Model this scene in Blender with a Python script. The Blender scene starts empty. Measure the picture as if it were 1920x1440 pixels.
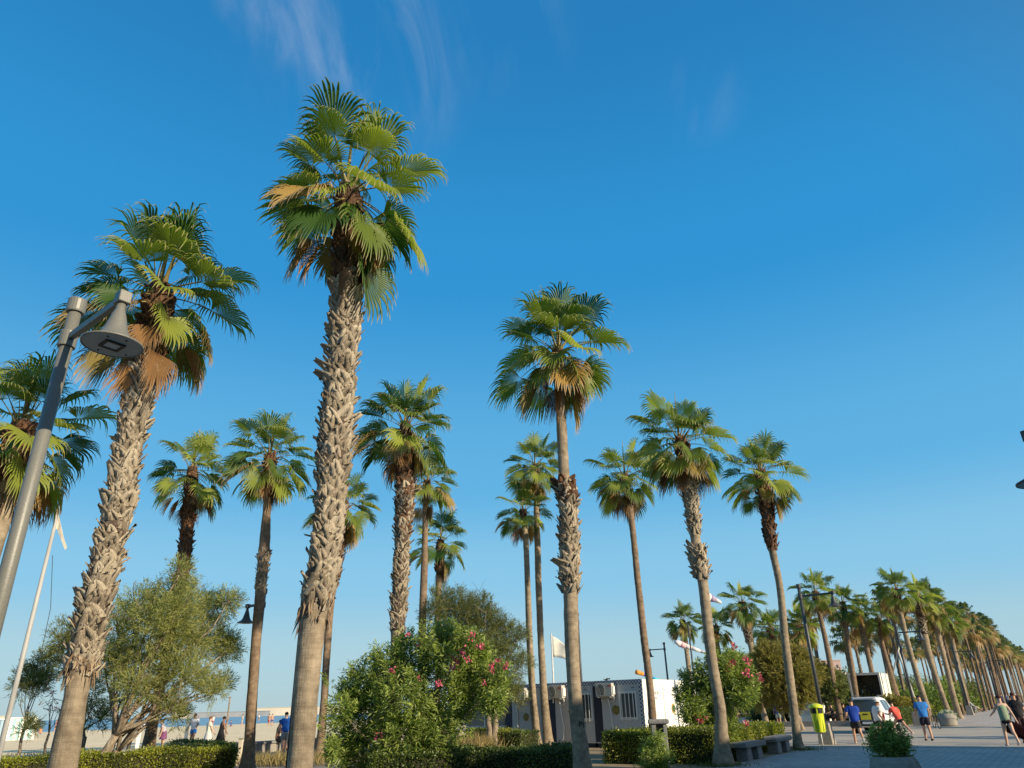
import bpy, math, random
import numpy as np
from mathutils import Vector, Matrix, Euler
SC = bpy.context.scene
COL = SC.collection
rnd = random.Random(7)

# ------------------------------------------------------------------ camera
F = 1340.0; PITCH = math.radians(24.33); ROLL = math.radians(1.6); EYE = 1.75
sp, cp, sr, cr = math.sin(PITCH), math.cos(PITCH), math.sin(ROLL), math.cos(ROLL)
FW = Vector((0, cp, sp)); R0 = Vector((1, 0, 0)); U0 = Vector((0, -sp, cp))
RT = R0*cr - U0*sr; UP = R0*sr + U0*cr
cam_d = bpy.data.cameras.new("camera"); cam = bpy.data.objects.new("camera", cam_d); COL.objects.link(cam)
cam_d.sensor_width = 36.0; cam_d.lens = 36.0*F/1920.0; cam_d.clip_start = 0.1; cam_d.clip_end = 30000
M = Matrix((RT, UP, -FW)).transposed().to_4x4(); M.translation = Vector((0, 0, EYE)); cam.matrix_world = M
SC.camera = cam

# ------------------------------------------------------------------ sky, sun, exposure
AZ_AV = math.radians(35.3)
AV = Vector((math.sin(AZ_AV), math.cos(AZ_AV), 0)); NV = Vector((math.cos(AZ_AV), -math.sin(AZ_AV), 0))
SUN_EL = math.radians(21.0)
SUN_AZ = math.radians(127.0)            # clockwise from +Y, where the sun stands
sdir = Vector((math.sin(SUN_AZ)*math.cos(SUN_EL), math.cos(SUN_AZ)*math.cos(SUN_EL), math.sin(SUN_EL)))
sun_d = bpy.data.lights.new("sun", 'SUN'); sun_d.energy = 5.0; sun_d.angle = math.radians(0.5); sun_d.color = (1.0, 0.85, 0.62)
sun = bpy.data.objects.new("sun", sun_d); COL.objects.link(sun)
sun.rotation_euler = sdir.to_track_quat('Z', 'Y').to_euler()
W = bpy.data.worlds.new("World"); SC.world = W; W.use_nodes = True
nt = W.node_tree; nt.nodes.clear()
def N(nt, t, **k):
    n = nt.nodes.new(t)
    for a, b in k.items(): setattr(n, a, b)
    return n
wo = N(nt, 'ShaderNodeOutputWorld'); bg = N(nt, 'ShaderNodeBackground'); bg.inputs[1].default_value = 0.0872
sky = N(nt, 'ShaderNodeTexSky', sky_type='NISHITA'); sky.sun_disc = False
sky.sun_elevation = SUN_EL; sky.sun_rotation = SUN_AZ; sky.air_density = 1.0; sky.dust_density = 0.35; sky.ozone_density = 2.2
tcw = N(nt, 'ShaderNodeTexCoord')
def dirpx(px, py): return (FW*F + RT*(px-960) + UP*(720-py)).normalized()
sx = N(nt, 'ShaderNodeSeparateXYZ'); nt.links.new(tcw.outputs['Generated'], sx.inputs[0])
ramp = N(nt, 'ShaderNodeValToRGB'); ramp.color_ramp.interpolation = 'EASE'
stops = [(0.0, (0.43, 0.60, 0.66)), (dirpx(960, 1234).z, (0.41, 0.635, 0.73)), (dirpx(960, 1080).z, (0.25, 0.575, 0.82)), (dirpx(960, 904).z, (0.118, 0.455, 0.785)), (dirpx(960, 504).z, (0.028, 0.305, 0.68)), (dirpx(960, 24).z, (0.019, 0.218, 0.53)), (1.0, (0.016, 0.185, 0.46))]
els = ramp.color_ramp.elements
els[0].position, els[0].color = stops[0][0], (*stops[0][1], 1); els[1].position, els[1].color = stops[-1][0], (*stops[-1][1], 1)
for p_, c_ in stops[1:-1]: e_ = els.new(p_); e_.color = (*c_, 1)
nt.links.new(sx.outputs['Z'], ramp.inputs[0])
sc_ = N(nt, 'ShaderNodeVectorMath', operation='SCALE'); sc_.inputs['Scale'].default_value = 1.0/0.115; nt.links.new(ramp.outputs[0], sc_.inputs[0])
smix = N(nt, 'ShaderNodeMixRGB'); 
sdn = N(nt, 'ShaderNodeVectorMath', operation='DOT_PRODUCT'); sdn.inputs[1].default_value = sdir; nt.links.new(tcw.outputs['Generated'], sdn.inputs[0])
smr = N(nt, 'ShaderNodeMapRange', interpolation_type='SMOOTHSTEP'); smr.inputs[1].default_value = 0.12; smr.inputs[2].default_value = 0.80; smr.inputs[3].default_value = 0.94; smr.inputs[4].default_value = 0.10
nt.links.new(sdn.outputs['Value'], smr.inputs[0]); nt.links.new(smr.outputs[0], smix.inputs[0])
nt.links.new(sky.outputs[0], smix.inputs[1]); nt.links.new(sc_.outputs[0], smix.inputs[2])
def wisp(dirs, seed):
    cen, wid, amp = dirs
    d = N(nt, 'ShaderNodeVectorMath', operation='DISTANCE'); d.inputs[1].default_value = cen
    nt.links.new(tcw.outputs['Generated'], d.inputs[0])
    mr = N(nt, 'ShaderNodeMapRange', interpolation_type='SMOOTHSTEP'); mr.inputs[1].default_value = wid; mr.inputs[2].default_value = 0.0
    nt.links.new(d.outputs['Value'], mr.inputs[0])
    mp = N(nt, 'ShaderNodeMapping'); mp.inputs['Rotation'].default_value = (0.0, 0.25, seed*0.1); mp.inputs['Scale'].default_value = (8.0, 3.0, 2.6)
    nt.links.new(tcw.outputs['Generated'], mp.inputs[0])
    no = N(nt, 'ShaderNodeTexNoise'); no.inputs['Scale'].default_value = 1.4; no.inputs['Detail'].default_value = 5; no.inputs['Roughness'].default_value = 0.55; no.inputs['Distortion'].default_value = 0.6
    nt.links.new(mp.outputs[0], no.inputs['Vector'])
    m2 = N(nt, 'ShaderNodeMapRange', interpolation_type='SMOOTHSTEP'); m2.inputs[1].default_value = 0.42; m2.inputs[2].default_value = 0.72
    nt.links.new(no.outputs[0], m2.inputs[0])
    mu = N(nt, 'ShaderNodeMath', operation='MULTIPLY'); nt.links.new(mr.outputs[0], mu.inputs[0]); nt.links.new(m2.outputs[0], mu.inputs[1])
    mu2 = N(nt, 'ShaderNodeMath', operation='MULTIPLY'); mu2.inputs[1].default_value = amp; nt.links.new(mu.outputs[0], mu2.inputs[0])
    return mu2.outputs[0]
last = smix.outputs[0]
for prm, sd in (((dirpx(590, -40), 0.20, 0.34), 0.2), ((dirpx(690, 90), 0.17, 0.40), 1.1), ((dirpx(930, 50), 0.12, 0.12), 2.0), ((dirpx(1310, 190), 0.07, 0.10), 2.6)):
    w = wisp(prm, sd)
    mx = N(nt, 'ShaderNodeMixRGB'); mx.inputs[2].default_value = (5.6, 6.0, 6.9, 1)
    nt.links.new(w, mx.inputs[0]); nt.links.new(last, mx.inputs[1]); last = mx.outputs[0]
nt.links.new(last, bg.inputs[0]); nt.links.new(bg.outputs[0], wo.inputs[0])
SC.view_settings.view_transform = 'Standard'; SC.view_settings.look = 'None'; SC.view_settings.exposure = 0.4
SC.view_settings.gamma = 1.0; SC.view_settings.use_curve_mapping = False
SC.cycles.max_bounces = 6; SC.cycles.transparent_max_bounces = 8

# ------------------------------------------------------------------ pixel <-> place helpers
def ray(px, py): return FW*F + RT*(px-960) + UP*(720-py)
def at(px, py, D):
    d = ray(px, py); k = D/math.hypot(d.x, d.y); return Vector((d.x*k, d.y*k, EYE+d.z*k))
def gnd(px, py, z=0.0):
    d = ray(px, py); k = (z-EYE)/d.z; return Vector((d.x*k, d.y*k, z))
def depth(p): return (Vector(p)-Vector((0, 0, EYE))).dot(FW)
def uv(u, v, z=0.0): return Vector((u*AV.x+v*NV.x, u*AV.y+v*NV.y, z))
ROT_AV = math.atan2(AV.y, AV.x) - math.pi/2      # rotates local +Y onto the avenue

# ------------------------------------------------------------------ mesh helpers
def blades(P, Dv, L, Wd, rng, droop=0.3, var=None):
    """many narrow four-cornered leaves: base points P, directions Dv, lengths L, widths Wd"""
    n = len(P); side = np.cross(Dv, rng.normal(size=(n, 3))); side /= np.linalg.norm(side, axis=1, keepdims=True)+1e-9
    mid = P+Dv*(L*0.5)[:, None]; tip = P+Dv*L[:, None]; tip[:, 2] -= droop*L
    V = np.stack([P, mid-side*(Wd/2)[:, None], tip, mid+side*(Wd/2)[:, None]], 1).reshape(-1, 3)
    Q = np.arange(n*4).reshape(n, 4); A = np.repeat(rng.random(n) if var is None else var, 4); return V, Q, A
def unit(v): return v/(np.linalg.norm(v, axis=1, keepdims=True)+1e-9)
class MB:
    def __init__(s): s.v = []; s.f = []; s.m = []
    def add(s, vs, fs, m=0):
        o = len(s.v); s.v.extend([tuple(q) for q in vs])
        for f in fs: s.f.append(tuple(i+o for i in f)); s.m.append(m)
    def box(s, c, d, m=0, rz=0.0, taper=1.0, mat=None):
        x, y, z = d[0]/2, d[1]/2, d[2]/2
        P = []
        for sz in (-1, 1):
            t = taper if sz > 0 else 1.0
            for sx, sy in ((-1, -1), (1, -1), (1, 1), (-1, 1)):
                q = Vector((sx*x*t, sy*y*t, sz*z))
                if rz: q.rotate(Euler((0, 0, rz)))
                if mat is not None: q = mat @ q
                P.append(q+Vector(c))
        s.add(P, [(3, 2, 1, 0), (4, 5, 6, 7), (0, 1, 5, 4), (1, 2, 6, 5), (2, 3, 7, 6), (3, 0, 4, 7)], m)
    def tube(s, pts, rad, n=8, m=0, cap=True):
        pts = [Vector(p) for p in pts]; rings = []
        a = None
        for i, p in enumerate(pts):
            t = (pts[min(i+1, len(pts)-1)]-pts[max(i-1, 0)]).normalized()
            if a is None: a = t.orthogonal().normalized()
            a = (a - t*a.dot(t)).normalized(); b = t.cross(a)
            r = rad[i] if isinstance(rad, (list, tuple)) else rad
            rings.append([p+(a*math.cos(2*math.pi*k/n)+b*math.sin(2*math.pi*k/n))*r for k in range(n)])
        vs = [q for r in rings for q in r]; fs = []
        for i in range(len(rings)-1):
            for k in range(n): fs.append((i*n+k, i*n+(k+1) % n, (i+1)*n+(k+1) % n, (i+1)*n+k))
        if cap: fs.append(tuple(range(n-1, -1, -1))); fs.append(tuple((len(rings)-1)*n+k for k in range(n)))
        s.add(vs, fs, m)
    def lathe(s, prof, n=20, c=(0, 0, 0), m=0, capb=True, capt=True):
        c = Vector(c); vs = []; fs = []
        for r, z in prof:
            for k in range(n): vs.append(c+Vector((r*math.cos(2*math.pi*k/n), r*math.sin(2*math.pi*k/n), z)))
        for i in range(len(prof)-1):
            for k in range(n): fs.append((i*n+k, i*n+(k+1) % n, (i+1)*n+(k+1) % n, (i+1)*n+k))
        if capb: fs.append(tuple(range(n-1, -1, -1)))
        if capt: fs.append(tuple((len(prof)-1)*n+k for k in range(n)))
        s.add(vs, fs, m)
    def quad(s, a, b, c, d, m=0): s.add([a, b, c, d], [(0, 1, 2, 3)], m)
    def mesh(s, name, mats, smooth=False):
        me = bpy.data.meshes.new(name); me.from_pydata(s.v, [], s.f)
        for q in (mats if isinstance(mats, (list, tuple)) else [mats]): me.materials.append(q)
        me.polygons.foreach_set('material_index', s.m)
        me.polygons.foreach_set('use_smooth', [smooth]*len(s.f)); me.update(); return me
    def build(s, name, mats, parent=None, smooth=False, bevel=0.0):
        o = bpy.data.objects.new(name, s.mesh(name, mats, smooth)); COL.objects.link(o); o.parent = parent
        if bevel:
            b = o.modifiers.new('bevel', 'BEVEL'); b.width = bevel; b.segments = 2; b.limit_method = 'ANGLE'
        return o
def np_mesh(name, V, Q, mats, attr=None, smooth=False):
    V = np.asarray(V, np.float32).reshape(-1, 3); Q = np.asarray(Q, np.int32)
    k = Q.shape[1]; me = bpy.data.meshes.new(name)
    me.vertices.add(len(V)); me.vertices.foreach_set('co', V.ravel())
    me.loops.add(Q.size); me.loops.foreach_set('vertex_index', Q.ravel())
    me.polygons.add(len(Q)); me.polygons.foreach_set('loop_start', np.arange(len(Q), dtype=np.int32)*k)
    me.polygons.foreach_set('loop_total', np.full(len(Q), k, np.int32))
    if smooth: me.polygons.foreach_set('use_smooth', np.ones(len(Q), bool))
    for q in (mats if isinstance(mats, (list, tuple)) else [mats]): me.materials.append(q)
    if attr is not None:
        a = me.attributes.new('var', 'FLOAT', 'POINT'); a.data.foreach_set('value', np.asarray(attr, np.float32))
    me.update(calc_edges=True); me.validate(); return me
def link(name, me, parent=None):
    o = bpy.data.objects.new(name, me); COL.objects.link(o); o.parent = parent; return o
def tag(o, label=None, cat=None, group=None, kind=None):
    if label: o['label'] = label
    if cat: o['category'] = cat
    if group: o['group'] = group
    if kind: o['kind'] = kind
    return o
def empty(name, loc, rz=0.0, **k):
    o = bpy.data.objects.new(name, None); COL.objects.link(o); o.location = loc; o.rotation_euler = (0, 0, rz)
    o.empty_display_size = 0.2
    return tag(o, **k)

# ------------------------------------------------------------------ materials
def mat(name, c1, c2=None, scale=8.0, rough=0.8, bump=0.0, bscale=None, stretch=(1, 1, 1), detail=6, spec=0.3, metal=0.0, objrand=0.0, lo=0.35, hi=0.65, coord='Object'):
    m = bpy.data.materials.new(name); m.use_nodes = True; t = m.node_tree; b = t.nodes['Principled BSDF']
    b.inputs['Roughness'].default_value = rough; b.inputs['Metallic'].default_value = metal; b.inputs['Specular IOR Level'].default_value = spec
    b.inputs['Base Color'].default_value = (*c1, 1)
    if c2 is None and not bump: return m
    tc = N(t, 'ShaderNodeTexCoord'); mp = N(t, 'ShaderNodeMapping'); mp.inputs['Scale'].default_value = stretch
    t.links.new(tc.outputs[coord], mp.inputs[0])
    no = N(t, 'ShaderNodeTexNoise'); no.inputs['Scale'].default_value = scale; no.inputs['Detail'].default_value = detail; no.inputs['Roughness'].default_value = 0.6
    t.links.new(mp.outputs[0], no.inputs['Vector'])
    if c2 is not None:
        r = N(t, 'ShaderNodeMapRange'); r.inputs[1].default_value = lo; r.inputs[2].default_value = hi
        t.links.new(no.outputs[0], r.inputs[0]); fac = r.outputs[0]
        if objrand:
            oi = N(t, 'ShaderNodeObjectInfo'); a = N(t, 'ShaderNodeMath', operation='MULTIPLY_ADD'); a.inputs[1].default_value = objrand; a.inputs[2].default_value = -objrand/2
            t.links.new(oi.outputs['Random'], a.inputs[0]); s2 = N(t, 'ShaderNodeMath', operation='ADD', use_clamp=True)
            t.links.new(fac, s2.inputs[0]); t.links.new(a.outputs[0], s2.inputs[1]); fac = s2.outputs[0]
        mx = N(t, 'ShaderNodeMixRGB'); mx.inputs[1].default_value = (*c1, 1); mx.inputs[2].default_value = (*c2, 1)
        t.links.new(fac, mx.inputs[0]); t.links.new(mx.outputs[0], b.inputs['Base Color'])
    if bump:
        n2 = no
        if bscale:
            n2 = N(t, 'ShaderNodeTexNoise'); n2.inputs['Scale'].default_value = bscale; n2.inputs['Detail'].default_value = 5
            t.links.new(mp.outputs[0], n2.inputs['Vector'])
        bm = N(t, 'ShaderNodeBump'); bm.inputs['Strength'].default_value = bump; bm.inputs['Distance'].default_value = 0.02
        t.links.new(n2.outputs[0], bm.inputs['Height']); t.links.new(bm.outputs[0], b.inputs['Normal'])
    return m
def leafmat(name, c1, c2, tipc=None, trans=0.3, rough=0.5, objrand=1.0, spec=0.35, tlo=0.72, tcol=None):
    """leaf: mixes c1..c2 by the 'var' attribute (foliage) or object random (fronds); tips dry out along 'var' when tipc is given"""
    m = bpy.data.materials.new(name); m.use_nodes = True; t = m.node_tree; b = t.nodes['Principled BSDF']
    b.inputs['Roughness'].default_value = rough; b.inputs['Specular IOR Level'].default_value = spec
    at_ = N(t, 'ShaderNodeAttribute', attribute_name='var')
    mx = N(t, 'ShaderNodeMixRGB'); mx.inputs[1].default_value = (*c1, 1); mx.inputs[2].default_value = (*c2, 1)
    if tipc:
        oi = N(t, 'ShaderNodeObjectInfo'); t.links.new(oi.outputs['Random'], mx.inputs[0])
        r = N(t, 'ShaderNodeMapRange', interpolation_type='SMOOTHSTEP'); r.inputs[1].default_value = tlo; r.inputs[2].default_value = 1.0
        t.links.new(at_.outputs['Fac'], r.inputs[0])
        m3 = N(t, 'ShaderNodeMixRGB'); m3.inputs[2].default_value = (*tipc, 1); t.links.new(r.outputs[0], m3.inputs[0]); t.links.new(mx.outputs[0], m3.inputs[1]); col = m3.outputs[0]
    else:
        t.links.new(at_.outputs['Fac'], mx.inputs[0]); col = mx.outputs[0]
    t.links.new(col, b.inputs['Base Color'])
    tr = N(t, 'ShaderNodeBsdfTranslucent'); g = N(t, 'ShaderNodeMixRGB', blend_type='MULTIPLY'); g.inputs[0].default_value = 1.0; g.inputs[2].default_value = (*(tcol or (1.5, 1.7, 0.7)), 1)
    t.links.new(col, g.inputs[1]); t.links.new(g.outputs[0], tr.inputs[0])
    ms = N(t, 'ShaderNodeMixShader'); ms.inputs[0].default_value = trans
    t.links.new(b.outputs[0], ms.inputs[1]); t.links.new(tr.outputs[0], ms.inputs[2]); t.links.new(ms.outputs[0], t.nodes['Material Output'].inputs[0])
    return m
mFrond = leafmat('palm_leaf', (0.038, 0.092, 0.018), (0.29, 0.325, 0.055), (0.44, 0.35, 0.18), trans=0.36, rough=0.42, spec=0.32, tlo=0.80)
mDryFrond = leafmat('yellowing_palm_leaf', (0.20, 0.17, 0.045), (0.36, 0.22, 0.06), (0.45, 0.32, 0.17), trans=0.25, rough=0.55, tlo=0.6, tcol=(1.3, 1.2, 0.8))
mDead = leafmat('dead_palm_leaf', (0.10, 0.055, 0.028), (0.34, 0.175, 0.055), (0.32, 0.20, 0.10), trans=0.15, rough=0.7, tlo=0.5, tcol=(1.2, 1.0, 0.8))
mPet = mat('petiole', (0.16, 0.17, 0.05), (0.30, 0.20, 0.08), scale=5, rough=0.5)
mPetDead = mat('dead_petiole', (0.20, 0.12, 0.06), (0.30, 0.19, 0.10), scale=5, rough=0.7)
mBoot = mat('leaf_base_grey', (0.165, 0.130, 0.090), (0.47, 0.40, 0.295), scale=9, rough=0.85, stretch=(1, 3, 0.6), bump=0.5, bscale=26, objrand=0.9)
mBootDark = mat('leaf_base_brown', (0.050, 0.026, 0.016), (0.17, 0.085, 0.045), scale=9, rough=0.85, stretch=(1, 3, 0.6), bump=0.5, bscale=26, objrand=0.8)
def trunkmat(name, c1, c2):
    m = mat(name, c1, c2, scale=4.5, rough=0.9, stretch=(1.2, 1.2, 1.6), detail=10, lo=0.30, hi=0.72)
    t = m.node_tree; b = t.nodes['Principled BSDF']; tc = N(t, 'ShaderNodeTexCoord')
    acc = None
    for sc, dist, st in (((3, 3, 48), 0.012, 0.7), ((45, 45, 3.0), 0.014, 0.7), ((60, 60, 60), 0.010, 0.5)):
        mp = N(t, 'ShaderNodeMapping'); mp.inputs['Scale'].default_value = sc; t.links.new(tc.outputs['Object'], mp.inputs[0])
        no = N(t, 'ShaderNodeTexNoise'); no.inputs['Scale'].default_value = 1.0; no.inputs['Detail'].default_value = 4; t.links.new(mp.outputs[0], no.inputs['Vector'])
        bm = N(t, 'ShaderNodeBump'); bm.inputs['Strength'].default_value = st; bm.inputs['Distance'].default_value = dist
        t.links.new(no.outputs[0], bm.inputs['Height'])
        if acc: t.links.new(acc, bm.inputs['Normal'])
        acc = bm.outputs[0]
    src = b.inputs['Base Color'].links[0].from_socket; n3 = N(t, 'ShaderNodeTexNoise'); n3.inputs['Scale'].default_value = 0.9; n3.inputs['Detail'].default_value = 7; n3.inputs['Roughness'].default_value = 0.7; t.links.new(tc.outputs['Object'], n3.inputs['Vector'])
    r3 = N(t, 'ShaderNodeMapRange'); r3.inputs[1].default_value = 0.35; r3.inputs[2].default_value = 0.65; r3.inputs[3].default_value = 0.62; r3.inputs[4].default_value = 1.12; t.links.new(n3.outputs[0], r3.inputs[0])
    sm = N(t, 'ShaderNodeVectorMath', operation='SCALE'); t.links.new(src, sm.inputs[0]); t.links.new(r3.outputs[0], sm.inputs['Scale']); t.links.new(sm.outputs[0], b.inputs['Base Color'])
    t.links.new(acc, b.inputs['Normal']); return m
mTrunk = trunkmat('palm_trunk_bark', (0.20, 0.155, 0.105), (0.40, 0.32, 0.22))
mTrunkB = trunkmat('palm_trunk_brown_bark', (0.155, 0.105, 0.07), (0.30, 0.215, 0.14))
mFibre = mat('dark_fibre_sleeve', (0.030, 0.017, 0.011), (0.105, 0.055, 0.03), scale=22, rough=0.9, stretch=(1, 1, 0.35), bump=0.8)
mGapShade = mat('gap_shade_fibre', (0.055, 0.040, 0.028), (0.12, 0.085, 0.06), scale=25, rough=0.95, bump=0.6)
mFringe = leafmat('bark_fibre', (0.16, 0.10, 0.06), (0.40, 0.31, 0.21), trans=0.1, rough=0.9, spec=0.1, tcol=(1, 0.9, 0.8))
mBark = mat('tree_bark', (0.16, 0.125, 0.09), (0.34, 0.275, 0.20), scale=9, rough=0.9, stretch=(2, 2, 0.5), bump=0.6)
mTwig = mat('twig', (0.15, 0.115, 0.08), (0.25, 0.2, 0.14), scale=7, rough=0.9)
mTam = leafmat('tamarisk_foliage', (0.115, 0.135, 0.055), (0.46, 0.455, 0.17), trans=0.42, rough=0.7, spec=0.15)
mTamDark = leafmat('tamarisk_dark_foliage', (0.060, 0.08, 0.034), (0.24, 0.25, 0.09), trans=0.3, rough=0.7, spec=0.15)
mOlive = leafmat('olive_brown_foliage', (0.11, 0.11, 0.035), (0.34, 0.28, 0.09), trans=0.3, rough=0.7, spec=0.15)
mOle = leafmat('oleander_leaf', (0.055, 0.11, 0.030), (0.36, 0.42, 0.10), trans=0.36, rough=0.45, spec=0.4)
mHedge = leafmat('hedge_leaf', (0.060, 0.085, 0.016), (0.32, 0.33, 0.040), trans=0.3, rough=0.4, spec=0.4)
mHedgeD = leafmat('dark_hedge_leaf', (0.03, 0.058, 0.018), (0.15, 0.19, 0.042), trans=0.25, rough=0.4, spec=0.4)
mCore = mat('hedge_dark_core', (0.018, 0.02, 0.01), (0.05, 0.045, 0.025), scale=30, rough=0.95)  # dark colour of the light-blocking core box added inside hedges
mPink = leafmat('oleander_flower', (0.55, 0.04, 0.12), (0.80, 0.22, 0.30), trans=0.25, rough=0.6, tcol=(1, 0.6, 0.7))
mGrass = leafmat('dry_grass', (0.20, 0.17, 0.06), (0.42, 0.32, 0.14), trans=0.3, rough=0.7, tcol=(1.2, 1.1, 0.7))
mSteel = mat('lamp_grey_paint', (0.150, 0.147, 0.124), (0.18, 0.176, 0.15), scale=60, rough=0.42, spec=0.5, bump=0.12)
mSteelD = mat('lamp_dark_tone', (0.045, 0.05, 0.055), (0.06, 0.065, 0.07), scale=60, rough=0.45, spec=0.4)
mMast = mat('weathered_mast_paint', (0.44, 0.44, 0.43), (0.33, 0.33, 0.33), scale=5, rough=0.5, stretch=(4, 4, 0.5))
mPole = mat('white_pole_paint', (0.62, 0.62, 0.60), (0.45, 0.44, 0.42), scale=6, rough=0.5, stretch=(4, 4, 0.6))
mBlack = mat('black_plastic', (0.012, 0.012, 0.014), rough=0.5)
mLens = mat('lamp_lens', (0.42, 0.43, 0.43), rough=0.2, spec=0.5)
mUnder = mat('lamp_underside', (0.48, 0.43, 0.38), (0.42, 0.38, 0.33), scale=20, rough=0.6)  # lightened to paint in the light bounced up from the ground
mConc = mat('concrete', (0.33, 0.30, 0.255), (0.24, 0.22, 0.19), scale=7, rough=0.9, bump=0.3, bscale=60)
mStone = mat('grey_stone', (0.27, 0.265, 0.25), (0.17, 0.17, 0.165), scale=26, rough=0.9, bump=0.4, bscale=50)
mCream = mat('cream_wall', (0.62, 0.56, 0.44), (0.52, 0.46, 0.36), scale=4, rough=0.9)
mWhite = mat('white_panel', (0.78, 0.77, 0.72), (0.72, 0.71, 0.67), scale=3, rough=0.55)
mGreyPanel = mat('grey_panel', (0.46, 0.45, 0.44), (0.51, 0.50, 0.485), scale=2, rough=0.6)
mNavy = mat('navy_panel', (0.022, 0.028, 0.045), (0.035, 0.042, 0.06), scale=3, rough=0.5)
mGlass = mat('window_glass', (0.05, 0.06, 0.065), rough=0.08, spec=0.6)
mTeal = mat('teal_reflection_glass', (0.05, 0.085, 0.10), (0.09, 0.12, 0.13), scale=2, rough=0.12, spec=0.6)  # teal tones paint dark reflections into the glazing
mGold = mat('gold_badge', (0.42, 0.28, 0.05), (0.25, 0.17, 0.04), scale=30, rough=0.4)
mGreen = mat('badge_green', (0.05, 0.10, 0.05), rough=0.5)
mPipe = mat('white_pipe', (0.75, 0.75, 0.72), rough=0.4)
mAC = mat('air_conditioner_case', (0.52, 0.51, 0.46), (0.44, 0.43, 0.39), scale=8, rough=0.5)
mACd = mat('fan_grille', (0.10, 0.10, 0.095), rough=0.5)
mLime = mat('lime_plastic', (0.62, 0.68, 0.035), (0.55, 0.62, 0.03), scale=4, rough=0.35, spec=0.5)
mRed = mat('red_plastic', (0.55, 0.06, 0.03), rough=0.4)
mYel = mat('yellow_sign', (0.75, 0.62, 0.05), rough=0.4)
mCar = mat('white_car_paint', (0.74, 0.75, 0.74), rough=0.25, spec=0.6)
mTyre = mat('tyre_rubber', (0.02, 0.02, 0.02), rough=0.8)
mRim = mat('wheel_rim', (0.35, 0.35, 0.36), rough=0.35, metal=0.8)
mDarkIn = mat('dark_interior', (0.10, 0.085, 0.06), (0.05, 0.045, 0.035), scale=3, rough=0.9)
mSkin = mat('skin', (0.48, 0.27, 0.18), rough=0.6); mSkinD = mat('skin_tanned', (0.26, 0.13, 0.08), rough=0.6); mSkinP = mat('skin_pale', (0.58, 0.36, 0.26), rough=0.6)
_cl = {}
def cloth(c):
    if c not in _cl: _cl[c] = mat('cloth', c, tuple(x*0.8 for x in c), scale=14, rough=0.85, bump=0.4)
    return _cl[c]
def stripemat():
    m = mat('striped_cloth', (0.7, 0.7, 0.7), rough=0.85); t = m.node_tree; b = t.nodes['Principled BSDF']
    tc = N(t, 'ShaderNodeTexCoord'); w = N(t, 'ShaderNodeTexWave', bands_direction='Z'); w.inputs['Scale'].default_value = 2.3
    t.links.new(tc.outputs['Object'], w.inputs['Vector']); r = N(t, 'ShaderNodeValToRGB'); r.color_ramp.interpolation = 'CONSTANT'
    r.color_ramp.elements[0].color = (0.75, 0.75, 0.75, 1); r.color_ramp.elements[1].position = 0.5; r.color_ramp.elements[1].color = (0.02, 0.04, 0.16, 1)
    t.links.new(w.outputs[0], r.inputs[0]); t.links.new(r.outputs[0], b.inputs['Base Color']); return m
mStripe = stripemat()

# ================================================================== SETTING
def sheet(name, pts, z, m, grid=None):
    mb = MB(); mb.add([(p[0], p[1], z if len(p) < 3 else p[2]) for p in pts], [tuple(range(len(pts)))])
    o = mb.build(name, m); tag(o, kind='structure'); return o
def uvrect(u0, u1, v0, v1): return [uv(u0, v0), uv(u0, v1), uv(u1, v1), uv(u1, v0)]
def S(name, u0, u1, v0, v1, z, m): return sheet(name, [(p.x, p.y) for p in uvrect(u0, u1, v0, v1)], z, m)
mSoil = mat('garden_soil', (0.34, 0.255, 0.15), (0.24, 0.185, 0.11), scale=1.3, rough=0.95, bump=0.6, bscale=30)
mSand = mat('beach_sand', (0.88, 0.70, 0.43), (0.74, 0.58, 0.36), scale=0.35, rough=0.95, bump=0.45, bscale=2.2)
mPlaza = mat('concrete_paving', (0.44, 0.385, 0.31), (0.36, 0.315, 0.255), scale=0.5, rough=0.85, bump=0.15, bscale=20)
mKerb = mat('pale_kerb', (0.55, 0.50, 0.42), (0.45, 0.41, 0.35), scale=3, rough=0.85)
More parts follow.
